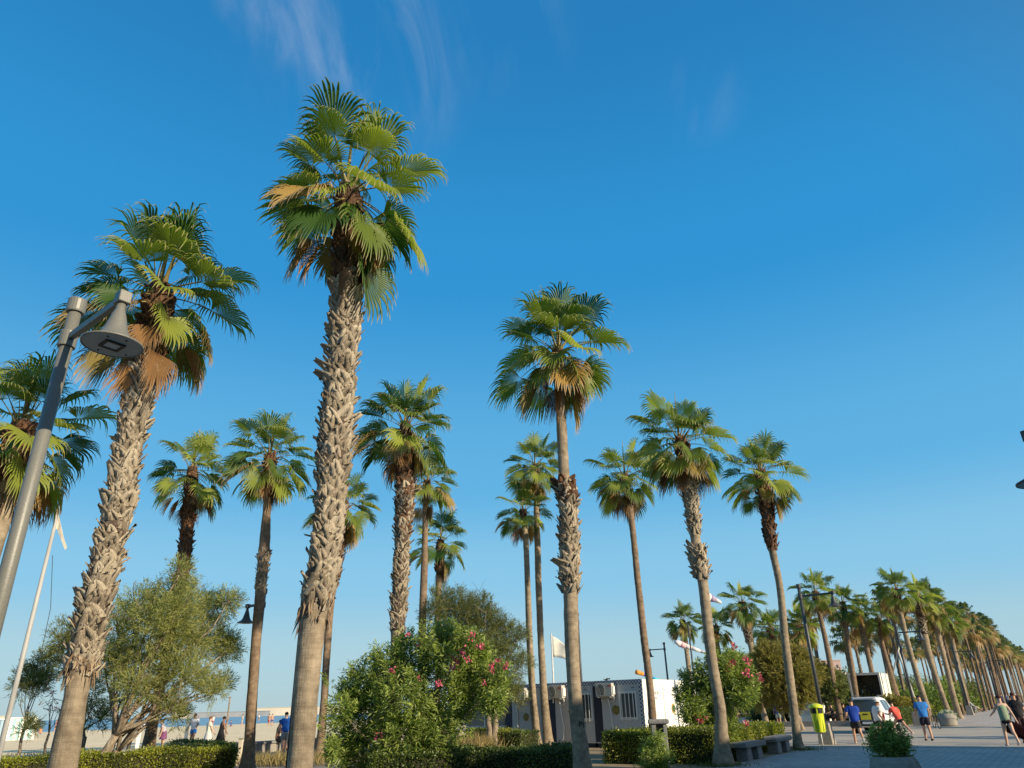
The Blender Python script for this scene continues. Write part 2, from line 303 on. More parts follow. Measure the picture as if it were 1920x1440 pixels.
def paver(name, c1, c2, mort, sx, rot):
    m = bpy.data.materials.new(name); m.use_nodes = True; t = m.node_tree; b = t.nodes['Principled BSDF']; b.inputs['Roughness'].default_value = 0.8
    tc = N(t, 'ShaderNodeTexCoord'); mp = N(t, 'ShaderNodeMapping'); mp.inputs['Rotation'].default_value = (0, 0, rot); t.links.new(tc.outputs['Object'], mp.inputs[0])
    br = N(t, 'ShaderNodeTexBrick'); br.inputs['Scale'].default_value = sx; br.inputs['Mortar Size'].default_value = 0.025
    br.inputs['Color1'].default_value = (*c1, 1); br.inputs['Color2'].default_value = (*c2, 1); br.inputs['Mortar'].default_value = (*mort, 1)
    t.links.new(mp.outputs[0], br.inputs['Vector'])
    no = N(t, 'ShaderNodeTexNoise'); no.inputs['Scale'].default_value = 0.6; no.inputs['Detail'].default_value = 6; t.links.new(tc.outputs['Object'], no.inputs['Vector'])
    mx = N(t, 'ShaderNodeMixRGB', blend_type='MULTIPLY'); mx.inputs[0].default_value = 0.55; t.links.new(br.outputs[0], mx.inputs[1])
    cr_ = N(t, 'ShaderNodeValToRGB'); cr_.color_ramp.elements[0].position = 0.3; cr_.color_ramp.elements[0].color = (0.55, 0.55, 0.55, 1); cr_.color_ramp.elements[1].position = 0.7
    t.links.new(no.outputs[0], cr_.inputs[0]); t.links.new(cr_.outputs[0], mx.inputs[2]); t.links.new(mx.outputs[0], b.inputs['Base Color'])
    bm = N(t, 'ShaderNodeBump'); bm.inputs['Strength'].default_value = 0.6; bm.inputs['Distance'].default_value = 0.01; bm.invert = True
    t.links.new(br.outputs['Fac'], bm.inputs['Height']); t.links.new(bm.outputs[0], b.inputs['Normal']); return m
mPave = paver('path_pavers', (0.60, 0.54, 0.49), (0.46, 0.41, 0.37), (0.24, 0.22, 0.20), 1.6, AZ_AV+0.78)
mWalk = paver('promenade_tiles', (0.36, 0.33, 0.29), (0.30, 0.28, 0.25), (0.18, 0.17, 0.15), 2.2, AZ_AV)
def seamat():
    m = bpy.data.materials.new('sea_water'); m.use_nodes = True; t = m.node_tree; b = t.nodes['Principled BSDF']
    b.inputs['Roughness'].default_value = 0.22; b.inputs['Specular IOR Level'].default_value = 0.35
    tc = N(t, 'ShaderNodeTexCoord'); mp = N(t, 'ShaderNodeMapping'); mp.inputs['Rotation'].default_value = (0, 0, -ROT_AV); mp.inputs['Scale'].default_value = (0.30, 0.05, 1)
    t.links.new(tc.outputs['Object'], mp.inputs[0])
    no = N(t, 'ShaderNodeTexNoise'); no.inputs['Scale'].default_value = 1.0; no.inputs['Detail'].default_value = 6; t.links.new(mp.outputs[0], no.inputs['Vector'])
    mx = N(t, 'ShaderNodeValToRGB'); mx.color_ramp.elements[0].color = (0.016, 0.085, 0.19, 1); mx.color_ramp.elements[0].position = 0.35
    e = mx.color_ramp.elements.new(0.62); e.color = (0.03, 0.14, 0.27, 1); mx.color_ramp.elements[1].color = (0.03, 0.14, 0.27, 1)
    e2 = mx.color_ramp.elements.new(0.72); e2.color = (0.35, 0.45, 0.5, 1)
    t.links.new(no.outputs[0], mx.inputs[0]); t.links.new(mx.outputs[0], b.inputs['Base Color'])
    bm = N(t, 'ShaderNodeBump'); bm.inputs['Strength'].default_value = 0.8; bm.inputs['Distance'].default_value = 0.3
    t.links.new(no.outputs[0], bm.inputs['Height']); t.links.new(bm.outputs[0], b.inputs['Normal']); return m
mSea = seamat()
SH = -143.0
S('seabed_ground', -4000, 9000, -9000, 9000, -1.2, mSoil)
S('ground', -400, 3000, -34.3, 2500, 0.0, mSoil)
sheet('beach_sand', [tuple(uv(-400, SH-4, -0.5)), tuple(uv(-400, SH+3, 0.0)), tuple(uv(3000, SH+3, 0.0)), tuple(uv(3000, SH-4, -0.5))], 0, mSand)
S('beach', -400, 3000, SH+3, -34.3, 0.0, mSand)
S('sea', -6000, 9000, -9000, SH, -0.12, mSea)
S('path', -60, 32.7, -9.0, 14, 0.006, mPave)
S('path_beyond', 58, 420, -9.0, 14, 0.006, mPave)
S('plaza', 33.15, 58, -40, 14, 0.006, mPlaza)
S('promenade_walk', -60, 400, -34.0, -28.5, 0.010, mWalk)
S('side_path', 15, 21, -28.5, -10.5, 0.008, mWalk)
k = MB(); k.box(uv(32.92, 2.2, 0.01), (23.4, 0.42, 0.06), rz=math.atan2(NV.y, NV.x)); tag(k.build('kerb', mKerb), kind='structure')
k = MB(); k.box(uv(56.5, -22, 0.17), (20, 0.4, 0.34), rz=math.atan2(NV.y, NV.x)); tag(k.build('garden_kerb', mConc), kind='structure')

# ================================================================== PALMS
def frond_mesh(name, el, seed, dead=False, nseg=46, steps=8, lp=0.95, rad=0.98, mats=None):
    """one fan leaf: petiole leaving the origin along +X at elevation el, costapalmate pleated blade with drooping split tips"""
    r = random.Random(seed); V = []; Fc = []; MI = []; AT = []
    e = math.radians(el); p = Vector((0, 0, 0)); PP = [p.copy()]
    sag = math.radians(26 if not dead else 30)*(math.cos(e)**1.0 if el > -60 else 0.3)
    lp = lp*r.uniform(0.72, 1.08); n = 5
    for i in range(n):
        e2 = e - sag*((i+0.5)/n); p = p + Vector((math.cos(e2), 0, math.sin(e2)))*(lp/n); PP.append(p.copy())
    u = Vector((math.cos(e-sag), 0, math.sin(e-sag))); s = Vector((0, 1, 0)); nn = u.cross(s); 
    if nn.z < 0 or (abs(nn.z) < 0.05 and nn.x > 0): nn = -nn
    for i, q in enumerate(PP):                          # petiole strip, triangular section
        w = 0.030*(1-0.55*i/n) + (0.035 if i == 0 else 0)
        up = nn*w*0.55
        for d in (s*w, up*0.3-Vector((0, 0, w*0.7)), -s*w, up): V.append(q+d); AT.append(0.2)
        if i:
            b = (i-1)*4
            for k in range(4): Fc.append((b+k, b+(k+1) % 4, b+4+(k+1) % 4, b+4+k)); MI.append(1)
    hub = PP[-1]; th = math.radians(r.uniform(98, 128) if not dead else r.uniform(38, 70))
    arch = r.uniform(0.3, 0.95); fold = r.uniform(0.12, 0.62)*(1 if not dead else 1.6); twist = r.uniform(-0.25, 0.25)
    g0 = r.uniform(2.2, 4.4)*(1.0 if not dead else 1.5)*(1.25 if el > 70 else 1.15 if el > 50 else 1.0); dth = 2*th/nseg
    for i in range(nseg):
        a = -th + dth*(i+0.5) ; ca, sa = math.cos(a), math.sin(a)
        R = rad*(1.0-0.30*(abs(a)/th)**2)*r.uniform(0.90, 1.06)
        rf = R*r.uniform(0.50, 0.68)*(1-0.22*abs(a)/th)
        d = (u*ca + s*sa + nn*(fold*abs(sa)+twist*sa*0.5)).normalized()
        td = (-u*sa + s*ca + nn*(fold*(1 if a > 0 else -1)*ca+twist*ca*0.5)).normalized()
        q = hub + u*0.10*max(0, ca); pr = 0.0
        kink = r.random() < (0.12 if not dead else 0.35)
        base = len(V); hw0 = rf*math.tan(dth/2)*1.04
        sidew = Vector((r.uniform(-1, 1), r.uniform(-1, 1), 0))*0.22
        for j in range(steps+1):
            f = j/steps; rr = R*f; dr = rr-pr; pr = rr
            q = q + d*dr
            hw = rr*math.tan(dth/2)*1.04 if rr < rf else hw0*max(0.03, (1-(rr-rf)/(R-rf+1e-6)))**0.8
            w = (td - d*td.dot(d)).normalized(); ridge = d.cross(w)
            lift = hw*0.75*(1 if i % 2 else 1)
            V.append(q-w*hw-ridge*lift*0.5); V.append(q+ridge*lift*0.5); V.append(q+w*hw-ridge*lift*0.5)
            AT += [f, f, f]
            gr = (arch*0.5 if rr < rf else g0*(0.75+1.8*((rr-rf)/(R-rf))) ) * (R/steps)
            if kink and rr > rf: gr *= 2.2
            d = (d + Vector((0, 0, -gr)) + (sidew*gr if rr > rf else Vector((0, 0, 0))) - (u*ca*0.0)).normalized()
            if j:
                b = base+(j-1)*3
                Fc.append((b, b+1, b+4, b+3)); Fc.append((b+1, b+2, b+5, b+4)); MI += [0, 0]
    me = np_mesh(name, [tuple(v) for v in V], Fc, mats, AT)
    me.polygons.foreach_set('material_index', MI[:len(me.polygons)]); return me
ELS = [82, 62, 42, 22, 2, -18, -40, -66]
GREEN = {e: [frond_mesh('frond', e, 100+i*37+e, nseg=40, mats=(mFrond, mPet)) for i in range(4)] for e in ELS}
DRY = {e: [frond_mesh('frond', e, 300+i*41+e, dead=(i == 1), mats=(mDryFrond, mPet)) for i in range(2)] for e in (-18, -40, -66)}
DEAD = {e: [frond_mesh('dead_frond', e, 500+i*31+e, dead=True, rad=1.0, lp=0.7, mats=(mDead, mPetDead)) for i in range(3)] for e in (-40, -66, -84)}
def boot_mesh(seed, long=False):
    """one old leaf base: a flat papery plate, split below into two straps that hug the trunk, torn off above and standing out"""
    r = random.Random(seed); V = []; Q = []; rows = 4
    tip = r.uniform(0.12, 0.30) if not long else r.uniform(0.5, 0.8); skew = r.uniform(-0.16, 0.16); wtop = r.uniform(0.13, 0.26); split = r.uniform(0.42, 0.66); curl = r.uniform(-0.03, 0.09)
    for side in (-1, 1):
        b = len(V); kx = r.uniform(0.85, 1.15); tz = r.uniform(-0.16, 0.06)
        for j in range(rows):
            v = j/(rows-1); Wd = (0.46*(1-v)**0.75 + wtop)*kx; g = max(-0.004, 0.17*(1-v/split)); x = 0.02+tip*v**1.6; z = v*(1.0-0.30*tip); c = skew*v
            xo = x-0.085*(1-v)+curl*v; xi = x+0.02*(1-v); th = 0.022
            z1 = z+(tz if j == rows-1 else -0.02)
            V += [(xi, c+side*g, z), (xo, c+side*Wd, z1), (xo-th, c+side*Wd, z1), (xi-th, c+side*g, z)]
            if j:
                a = b+(j-1)*4
                for k in range(4):
                    q = (a+k, a+(k+1) % 4, a+4+(k+1) % 4, a+4+k); Q.append(q if side > 0 else q[::-1])
        a = b+(rows-1)*4; q = (a, a+1, a+2, a+3); Q.append(q if side > 0 else q[::-1])
    return V, Q
BOOTS = []
for i in range(9):
    V, Q = boot_mesh(40+i, long=(i == 8)); BOOTS.append((V, Q, np_mesh('leaf_base', V, Q, mBoot), np_mesh('leaf_base', V, Q, mBootDark)))
def catmull(P, n):
    P = [P[0]*2-P[1]] + P + [P[-1]*2-P[-2]]; out = []
    for i in range(1, len(P)-2):
        for k in range(n):
            t = k/n; a, b, c, d = P[i-1:i+3]
            out.append(0.5*((2*b)+(c-a)*t+(2*a-5*b+4*c-d)*t*t+(3*b-a-3*c+d)*t**3))
    out.append(P[-2]); return out
def path_of(pts, D):
    """trunk axis as 4-vectors (x, y, z, radius) from ground to heart"""
    L = []
    for px, py, w in pts:
        p = at(px, py, D); L.append(Vector((p.x, p.y, p.z, w/2*depth(p)/F)))
    if L[0].z > 0.15:
        if L[0].z > 1.2: L.insert(0, Vector((L[0].x, L[0].y, 0.55, L[0].w*1.08)))
        L.insert(0, Vector((L[0].x, L[0].y, -0.06, L[0].w*1.28)))
    else: L[0].z = -0.06
    return L
def py_z(pts_path, D, px, py): return at(px, py, D).z
def interp(path, z):
    for a, b in zip(path, path[1:]):
        if a.z <= z <= b.z or b is path[-1]:
            t = (z-a.z)/max(1e-6, b.z-a.z); return a.lerp(b, min(1, max(0, t)))
    return path[-1]
def palm(D, pts, boots=(), fringe=None, nf=30, scale=1.0, seed=0, dead=4, dry=4, label=None, group='fan palms along the promenade', shaft=0.9, bark=None, seglen=0.14, sides=16, tilt=9, extra=(), lopsided=None, fronds=True):
    r = random.Random(seed); path = path_of(pts, D); base = Vector((path[0].x, path[0].y, 0))
    root = empty('palm_tree', base, cat='palm tree', label=label, group=group)
    P4 = catmull(path, 8); P4 = [q-Vector((base.x, base.y, 0, 0)) for q in P4]
    # resample by height
    H = P4[-1].z; zs = [-0.06]; 
    while zs[-1] < H-seglen: zs.append(zs[-1]+seglen*r.uniform(0.8, 1.2))
    zs.append(H); mb = MB(); prev = None; vs = []; fs = []
    ph = [r.uniform(0, 6.28) for _ in range(4)]
    for i, z in enumerate(zs):
        q = interp(P4, z); rr = q.w*(1+r.uniform(-0.035, 0.035))
        if z < 0.7: rr *= 1+0.30*(1-max(0, z)/0.7)**2
        for k in range(sides):
            an = 2*math.pi*k/sides; w = rr*(1+0.035*math.sin(2*an+ph[0]+z*0.8)+0.02*math.sin(5*an+ph[1]+z*2.3)+r.uniform(-0.012, 0.012))
            vs.append((q.x+w*math.cos(an), q.y+w*math.sin(an), z+r.uniform(-0.012, 0.012)))
        if i:
            for k in range(sides): fs.append(((i-1)*sides+k, (i-1)*sides+(k+1) % sides, i*sides+(k+1) % sides, i*sides+k))
    mb.add(vs, fs); mb.add([vs[-sides+k] for k in range(sides)], [tuple(range(sides))])
    tr = mb.build('trunk', bark or mTrunk, root, smooth=True)
    # dark fibrous shaft under the crown
    if shaft:
        m2 = MB(); L = []; R = []
        for k in range(9):
            z = H-shaft+shaft*k/8*0.97; q = interp(P4, z); L.append((q.x, q.y, z)); R.append((q.w+0.035)*r.uniform(0.95, 1.14)*(1.0 if 0 < k < 8 else 0.85))
        m2.tube(L, R, n=14); m2.build('fibre_sheath', mFibre, root, smooth=True)
    for (z0, z1, n, size, dark, joined) in [b_ for b_ in boots if b_[2] >= 90]:      # fibre sleeve, coloured dark to put shade into the gaps between the bases
        m2 = MB(); L = []; R = []; kk = max(4, int((z1-z0)/0.25))
        for k in range(kk+1):
            z = z0+0.04+(z1-z0-0.04)*k/kk; q = interp(P4, z); L.append((q.x, q.y, z)); R.append((q.w+0.016)*r.uniform(0.98, 1.04))
        m2.tube(L, R, n=14); m2.build('dark_fibre_sleeve', mGapShade, root, smooth=True)
    if fringe:
        rg = np.random.default_rng(seed); n_ = fringe[1]//2; P_ = []; Dn = []
        for k in range(n_):
            a = r.uniform(0, 6.283); z = fringe[0]+r.uniform(-0.12, 0.4); q = interp(P4, z); P_.append((q.x+math.cos(a)*(q.w+0.02), q.y+math.sin(a)*(q.w+0.02), z)); Dn.append((math.cos(a)*r.uniform(0.0, 0.35)+r.uniform(-0.15, 0.15), math.sin(a)*r.uniform(0.0, 0.35)+r.uniform(-0.15, 0.15), -1))
        Vf, Qf, Af = blades(np.array(P_), unit(np.array(Dn)), rg.uniform(0.06, 0.34, n_), rg.uniform(0.012, 0.06, n_), rg, 0.0); tag(link('fibre_fringe', np_mesh('fibre_fringe', Vf, Qf, mFringe, Af), root), kind='stuff')
    # old leaf bases
    for (z0, z1, n, size, dark, joined) in boots:
        JV = []; JQ = []; single = 0; tocam = math.atan2(-base.y, -base.x)
        for i in range(n):
            f = (i+0.5)/n; z = z0+(z1-z0)*f + r.uniform(-0.03, 0.03); q = interp(P4, z); an = i*2.39996+r.uniform(-0.22, 0.22)
            k = r.randrange(8) if r.random() < 0.975 else 8
            sc = size*r.uniform(0.72, 1.32); ax = interp(P4, z+0.3)-interp(P4, z-0.3); ax3 = Vector((ax.x, ax.y, ax.z)).normalized()
            ou = Vector((math.cos(an), math.sin(an), 0)); ou = (ou-ax3*ou.dot(ax3)).normalized(); sd = ax3.cross(ou)
            m3 = Matrix((ou, sd, ax3)).transposed().to_4x4()
            tl = Matrix.Rotation(r.uniform(-0.02, 0.42), 4, 'Y') @ Matrix.Rotation(r.uniform(-0.35, 0.35), 4, 'X')
            m3 = m3 @ tl @ Matrix.Diagonal((sc*r.uniform(0.8, 1.3), sc*r.uniform(0.8, 1.05), sc, 1))
            m3.translation = Vector((q.x, q.y, z-0.35*sc)) + ou*(q.w*0.96)
            facing = math.cos(an-tocam) > -0.12
            if joined or not facing or single >= 295:
                o = len(JV); JV += [tuple(m3 @ Vector(v)) for v in BOOTS[k][0]]; JQ += [tuple(a+o for a in qd) for qd in BOOTS[k][1]]
            else:
                single += 1; ob = link('leaf_base', BOOTS[k][3 if dark else 2], root); ob.matrix_local = m3
        if JV: tag(link('leaf_bases', np_mesh('leaf_bases', JV, JQ, mBootDark if dark else mBoot), root), kind='stuff')
    # crown
    if fronds:
        hq = P4[-1]; hp = Vector((hq.x, hq.y, hq.z)); T = Matrix.Rotation(math.radians(tilt), 4, 'Y')
        specs = []
        for i in range(int(nf*0.94)):
            f = (i+0.5)/nf; az = i*137.5+r.uniform(-18, 18); want = 84-140*f**0.95
            specs.append((min(ELS, key=lambda e: abs(e-want-r.uniform(-8, 8))), az, 'g', -0.50*f))
        for i in range(dry): specs.append((r.choice((-18, -40, -66)), i*360/max(1, dry)+r.uniform(-30, 30), 'y', -0.5))
        for i in range(max(1, int(dead*0.8))): specs.append((r.choice((-66, -84, -84, -40)), i*360/max(1, dead)+r.uniform(-40, 40)+50, 'd', -0.75))
        specs += list(extra)
        for (el, az, ty, dz) in specs:
            if lopsided and ty == 'g' and lopsided(az % 360, el): continue
            me = r.choice({'g': GREEN, 'y': DRY, 'd': DEAD}[ty][el])
            ob = link('dead_frond' if ty == 'd' else 'frond', me, root)
            s = scale*r.uniform(0.78, 1.12); A = math.radians(az)
            q = interp(P4, H+dz*min(1, shaft+0.1) - 0.03)
            pos = Vector((q.x+math.cos(A)*q.w*0.75, q.y+math.sin(A)*q.w*0.75, H+dz*min(1, shaft+0.1)))
            ob.matrix_local = Matrix.Translation(pos) @ (T if ty != 'd' else Matrix.Identity(4)) @ Matrix.Rotation(A, 4, 'Z') @ Matrix.Rotation(r.uniform(-0.25, 0.25), 4, 'X') @ Matrix.Diagonal((s, s, s, 1))
        sm = MB(); sm.tube([hp+Vector((0, 0, -0.1)), hp+Vector((0.02, 0, 0.9*scale)), hp+Vector((0.05, 0.01, 1.75*scale))], [0.045, 0.03, 0.004], n=6)
        sm.build('spear_leaf', mPet, root, smooth=True)
    return root
def zpx(px, py, D): return at(px, py, D).z
def bz(D, x, y0, y1, n, size, dark=False, joined=False):   # a belt of leaf bases between two heights
    return (zpx(x, y0, D), zpx(x, y1, D), n, size, dark, joined)

DA = 13.0
palm(DA, [(119, 1430, 52), (137, 1330, 44), (148, 1275, 42), (160, 1220, 44), (197, 1050, 40), (219, 975, 38), (245, 820, 36), (267, 720, 40), (285, 640, 42), (297, 570, 40), (300, 530, 28)],
     boots=(bz(DA, 160, 1255, 660, 470, 0.225), bz(DA, 280, 690, 545, 110, 0.22, True)), fringe=(zpx(165, 1255, DA), 260), nf=33, scale=0.90, seed=11, dead=5, dry=5,
     label='tall palm with a thick shaggy trunk leaning behind the near grey street lamp head', shaft=1.1,
     extra=((-84, 262, 'd', -0.4), (-84, 285, 'd', -0.7), (-84, 300, 'd', -1.0), (-66, 330, 'd', -0.9)))
DB = 11.3
palm(DB, [(562, 1440, 46), (572, 1320, 45), (580, 1230, 46), (588, 1165, 46), (604, 1065, 45), (615, 1000, 43), (620, 910, 42), (628, 835, 50), (637, 720, 45), (645, 636, 45), (650, 556, 46), (654, 440, 45), (653, 380, 40), (650, 346, 28)],
     boots=(bz(DB, 600, 1130, 520, 520, 0.235), bz(DB, 652, 535, 375, 150, 0.22, True)), fringe=(zpx(595, 1145, DB), 200), nf=32, scale=0.98, seed=23, dead=2, dry=3,
     label='tallest palm in front with a crisscrossed husky trunk and bare lower stem', shaft=1.35,
     extra=((-66, 200, 'y', -0.6), (-66, 185, 'd', -0.7), (-66, 350, 'y', -0.7), (-66, 320, 'd', -0.7), (-84, 300, 'd', -1.0), (-66, 15, 'g', -0.9), (-66, 340, 'g', -1.2), (-84, 210, 'd', -1.3), (2, 178, 'g', -0.2), (-18, 2, 'g', -0.3)))
DC = 17.4
palm(DC, [(1093, 1440, 35), (1080, 1330, 27), (1073, 1230, 27), (1070, 1110, 28), (1066, 1000, 28), (1064, 930, 26), (1058, 897, 20), (1052, 780, 19), (1047, 713, 18), (1046, 655, 17)],
     boots=(bz(DC, 1066, 1105, 912, 210, 0.25), bz(DC, 1062, 940, 900, 40, 0.30, True)), nf=31, scale=1.04, seed=35, dead=3, dry=4,
     label='palm with a smooth pale upper trunk above a bulge of old leaf bases', shaft=0.35,
     extra=((-66, 195, 'd', -0.6), (-66, 345, 'd', -0.6), (-40, 350, 'y', -0.4), (-40, 325, 'g', -0.4)))
DE = 24.7
palm(DE, [(1357, 1437, 36), (1353, 1388, 27), (1350, 1330, 21), (1340, 1270, 20), (1330, 1200, 20), (1319, 1100, 19), (1310, 1050, 21), (1304, 1010, 18), (1297, 950, 22), (1288, 880, 24), (1280, 840, 22), (1273, 820, 16)],
     boots=(bz(DE, 1294, 1000, 875, 140, 0.25), bz(DE, 1310, 1080, 1025, 60, 0.34), bz(DE, 1284, 905, 825, 80, 0.26, True)), nf=31, scale=1.02, seed=47, dead=5, dry=4,
     label='palm beside the nearer stone bench with a ragged collar halfway up its trunk', shaft=0.9)
DF = 32.3
palm(DF, [(1499, 1406, 22), (1495, 1388, 17), (1489, 1330, 15), (1478, 1250, 15), (1472, 1200, 14), (1462, 1100, 13), (1449, 1035, 14), (1443, 1000, 18), (1437, 950, 22), (1430, 910, 21), (1424, 880, 14)],
     boots=(bz(DF, 1440, 1030, 945, 90, 0.27, True), bz(DF, 1432, 960, 885, 90, 0.27, True)), nf=29, scale=1.0, seed=59, dead=2, dry=4,
     label='palm with bare stem and brown shaggy top behind the second stone bench', shaft=1.0, extra=((-66, 330, 'y', -0.6), (-66, 200, 'g', -0.6)))
DG = 15.0
palm(DG, [(-92, 1300, 44), (-45, 1130, 40), (0, 970, 38), (22, 890, 36), (35, 830, 38), (43, 788, 26)],
     boots=(bz(DG, 25, 900, 800, 80, 0.25, True),), nf=30, scale=0.82, seed=61, dead=5, dry=5,
     label='palm cut by the left edge, its crown behind the near lamp post', shaft=0.9)
DH = 28.5
palm(DH, [(279, 1400, 24), (291, 1330, 19), (318, 1200, 18), (335, 1090, 20), (345, 1060, 20), (352, 980, 20), (358, 930, 20), (361, 875, 14)],
     boots=(bz(DH, 345, 1140, 890, 190, 0.24, True),), bark=mTrunkB, nf=24, scale=0.92, seed=73, dead=4, dry=3,  # dark bases and brown bark paint the shade on this trunk
     label='palm with a shaded dark trunk rising through the feathery tree on the beach side', shaft=0.9)
DI = 25.5
palm(DI, [(463, 1440, 28), (468, 1390, 20), (472, 1320, 19), (478, 1230, 19), (486, 1130, 18), (492, 1070, 20), (497, 1010, 19), (500, 960, 14), (503, 920, 14), (507, 850, 15)],
     boots=(bz(DI, 494, 1110, 1030, 60, 0.17, False, True), bz(DI, 505, 930, 855, 70, 0.26, True)), nf=29, scale=0.92, seed=85, dead=4, dry=3, bark=mTrunkB,
     label='slender palm between the beach bushes and the tallest palm', shaft=0.8)
DJ = 34.0
palm(DJ, [(597, 1422, 22), (602, 1380, 16), (608, 1310, 14), (612, 1240, 13), (620, 1130, 14), (633, 1060, 15), (641, 1000, 16), (646, 940, 14)],
     boots=(bz(DJ, 636, 1100, 960, 80, 0.24, True, True),), nf=27, scale=0.98, seed=97, dead=3, dry=3, bark=mTrunkB,
     label='palm mostly hidden behind the tallest palm with its crown peeking out right', shaft=0.8)
DK = 23.5
palm(DK, [(738, 1440, 26), (745, 1190, 24), (748, 1130, 25), (752, 1060, 24), (755, 1000, 25), (758, 950, 29), (760, 900, 30), (762, 850, 26), (760, 792, 16)],
     boots=(bz(DK, 752, 1185, 900, 290, 0.23), bz(DK, 758, 1000, 810, 130, 0.27, True)), nf=31, scale=1.0, seed=109, dead=5, dry=4,
     label='shaggy trunked palm rising directly behind the big pink oleander', shaft=1.0)
DL = 34.0
palm(DL, [(790, 1400, 15), (792, 1180, 14), (795, 1080, 13), (797, 1000, 11), (798, 950, 11), (801, 900, 11)],
     boots=(), nf=24, scale=1.0, seed=121, dead=3, dry=3, bark=mTrunkB, label='thin bare palm just right of the shaggy palm behind the oleander', shaft=0.5, lopsided=None)
DM = 37.0
palm(DM, [(820, 1400, 12), (822, 1110, 11), (825, 1080, 12), (825, 1050, 16), (826, 1012, 12)],
     boots=(bz(DM, 825, 1080, 1020, 40, 0.25, True, True),), nf=20, scale=1.0, seed=133, dead=2, dry=2, bark=mTrunkB, label='small dark palm low behind the pink oleander', shaft=0.8)
DN = 36.0
palm(DN, [(1009, 1404, 17), (1003, 1350, 15), (998, 1290, 13), (993, 1200, 12), (988, 1060, 11), (985, 1000, 11), (980, 955, 11)],
     boots=(), nf=20, scale=0.85, seed=145, dead=4, dry=4, bark=mTrunk, label='left one of two thin palms growing close together by the police cabins', shaft=0.5)
palm(DN+0.6, [(1029, 1404, 20), (1022, 1330, 15), (1016, 1240, 13), (1010, 1100, 12), (1006, 950, 11), (1003, 872, 12)],
     boots=(), nf=30, scale=1.0, seed=157, dead=4, dry=4, bark=mTrunk, label='taller right one of two thin palms growing close together by the police cabins', shaft=0.5)
DO = 32.5
palm(DO, [(1226, 1392, 17), (1220, 1300, 14), (1208, 1200, 14), (1196, 1090, 12), (1188, 1010, 11), (1182, 960, 12), (1178, 925, 13), (1171, 890, 12)],
     boots=(bz(DO, 1176, 945, 900, 40, 0.27, True, True),), nf=28, scale=1.0, seed=169, dead=4, dry=4, bark=mTrunkB, label='slender palm standing in front of the corner of the white cabin', shaft=0.5,
     extra=((-66, 200, 'g', -0.4), (-40, 190, 'g', -0.3), (-84, 320, 'd', -0.5)))
# --- palms across the plaza and the head of the long avenue: still shown with their leaves
MID = [
 (60, [(1302, 1340, 9), (1291, 1250, 9), (1285, 1200, 9), (1279, 1162, 9)], 'small palm against the sky between the slim street lamp and the ragged collared palm'),
 (64, [(1358, 1340, 10), (1347, 1230, 11), (1343, 1205, 11), (1341, 1172, 10)], 'small palm half hidden by the trunk of the ragged collared palm'),
 (60, [(1437, 1356, 11), (1425, 1310, 11), (1412, 1230, 11), (1403, 1190, 13), (1396, 1160, 16), (1391, 1128, 12)], 'palm with a dark shaggy neck standing behind the smaller pink oleander'),
 (68, [(1466, 1340, 10), (1452, 1240, 10), (1448, 1205, 13), (1444, 1178, 10)], 'palm behind the brownish tree, left of the brown topped palm trunk'),
 (64, [(1533, 1335, 11), (1519, 1280, 11), (1506, 1220, 14), (1500, 1195, 14), (1497, 1172, 10)], 'palm with a scaly neck left of the dark lamp post on the plaza'),
 (61, [(1578, 1358, 13), (1563, 1280, 11), (1553, 1225, 10), (1540, 1165, 9), (1527, 1108, 10)], 'palm on the plaza in front of which the tall dark street lamp hangs'),
 (68, [(1608, 1320, 10), (1600, 1270, 10), (1588, 1190, 9), (1579, 1128, 10)], 'palm rising behind the white police car on its left'),
 (72, [(1657, 1330, 9), (1640, 1280, 9), (1621, 1200, 9), (1615, 1170, 12), (1612, 1146, 9)], 'palm rising in front of the open white box truck'),
 (75, [(1690, 1330, 10), (1672, 1270, 9), (1655, 1210, 8), (1645, 1158, 9)], 'palm at the right corner of the open white box truck'),
 (66, [(1740, 1330, 11), (1722, 1275, 10), (1706, 1220, 9), (1692, 1165, 9), (1679, 1103, 9)], 'tallest palm at the head of the long avenue row'),
 (70, [(1778, 1335, 10), (1762, 1290, 9), (1748, 1250, 10), (1738, 1215, 13), (1729, 1170, 13), (1721, 1118, 10)], 'palm with a thick scaly trunk at the head of the long avenue row'),
 (72.5, [(1799, 1347, 12), (1786, 1300, 10), (1772, 1240, 9), (1760, 1195, 8), (1749, 1140, 9)], 'front palm with a bare stem behind the round planter on the path'),
 (86, [(1817, 1338, 10), (1803, 1280, 9), (1788, 1215, 8), (1779, 1165, 8)], 'palm just behind the front palm of the avenue row'),
]
for i, (D, pts, lb) in enumerate(MID):
    shag = 'scaly' in lb or 'shaggy' in lb
    P = path_of(pts, D); zt = P[-1].z
    palm(D, pts, boots=((zt-3.0 if shag else zt-0.9, zt-0.3, 90 if shag else 24, 0.25, not shag, True),), nf=26, scale=1.02*(0.86 if i in (0, 1) else 1.0), seed=300+i*13, dead=3, dry=5, label=lb, bark=mTrunkB if i in (5, 6, 7, 8) else mTrunk, seglen=0.35, sides=10, tilt=16, shaft=0.7)

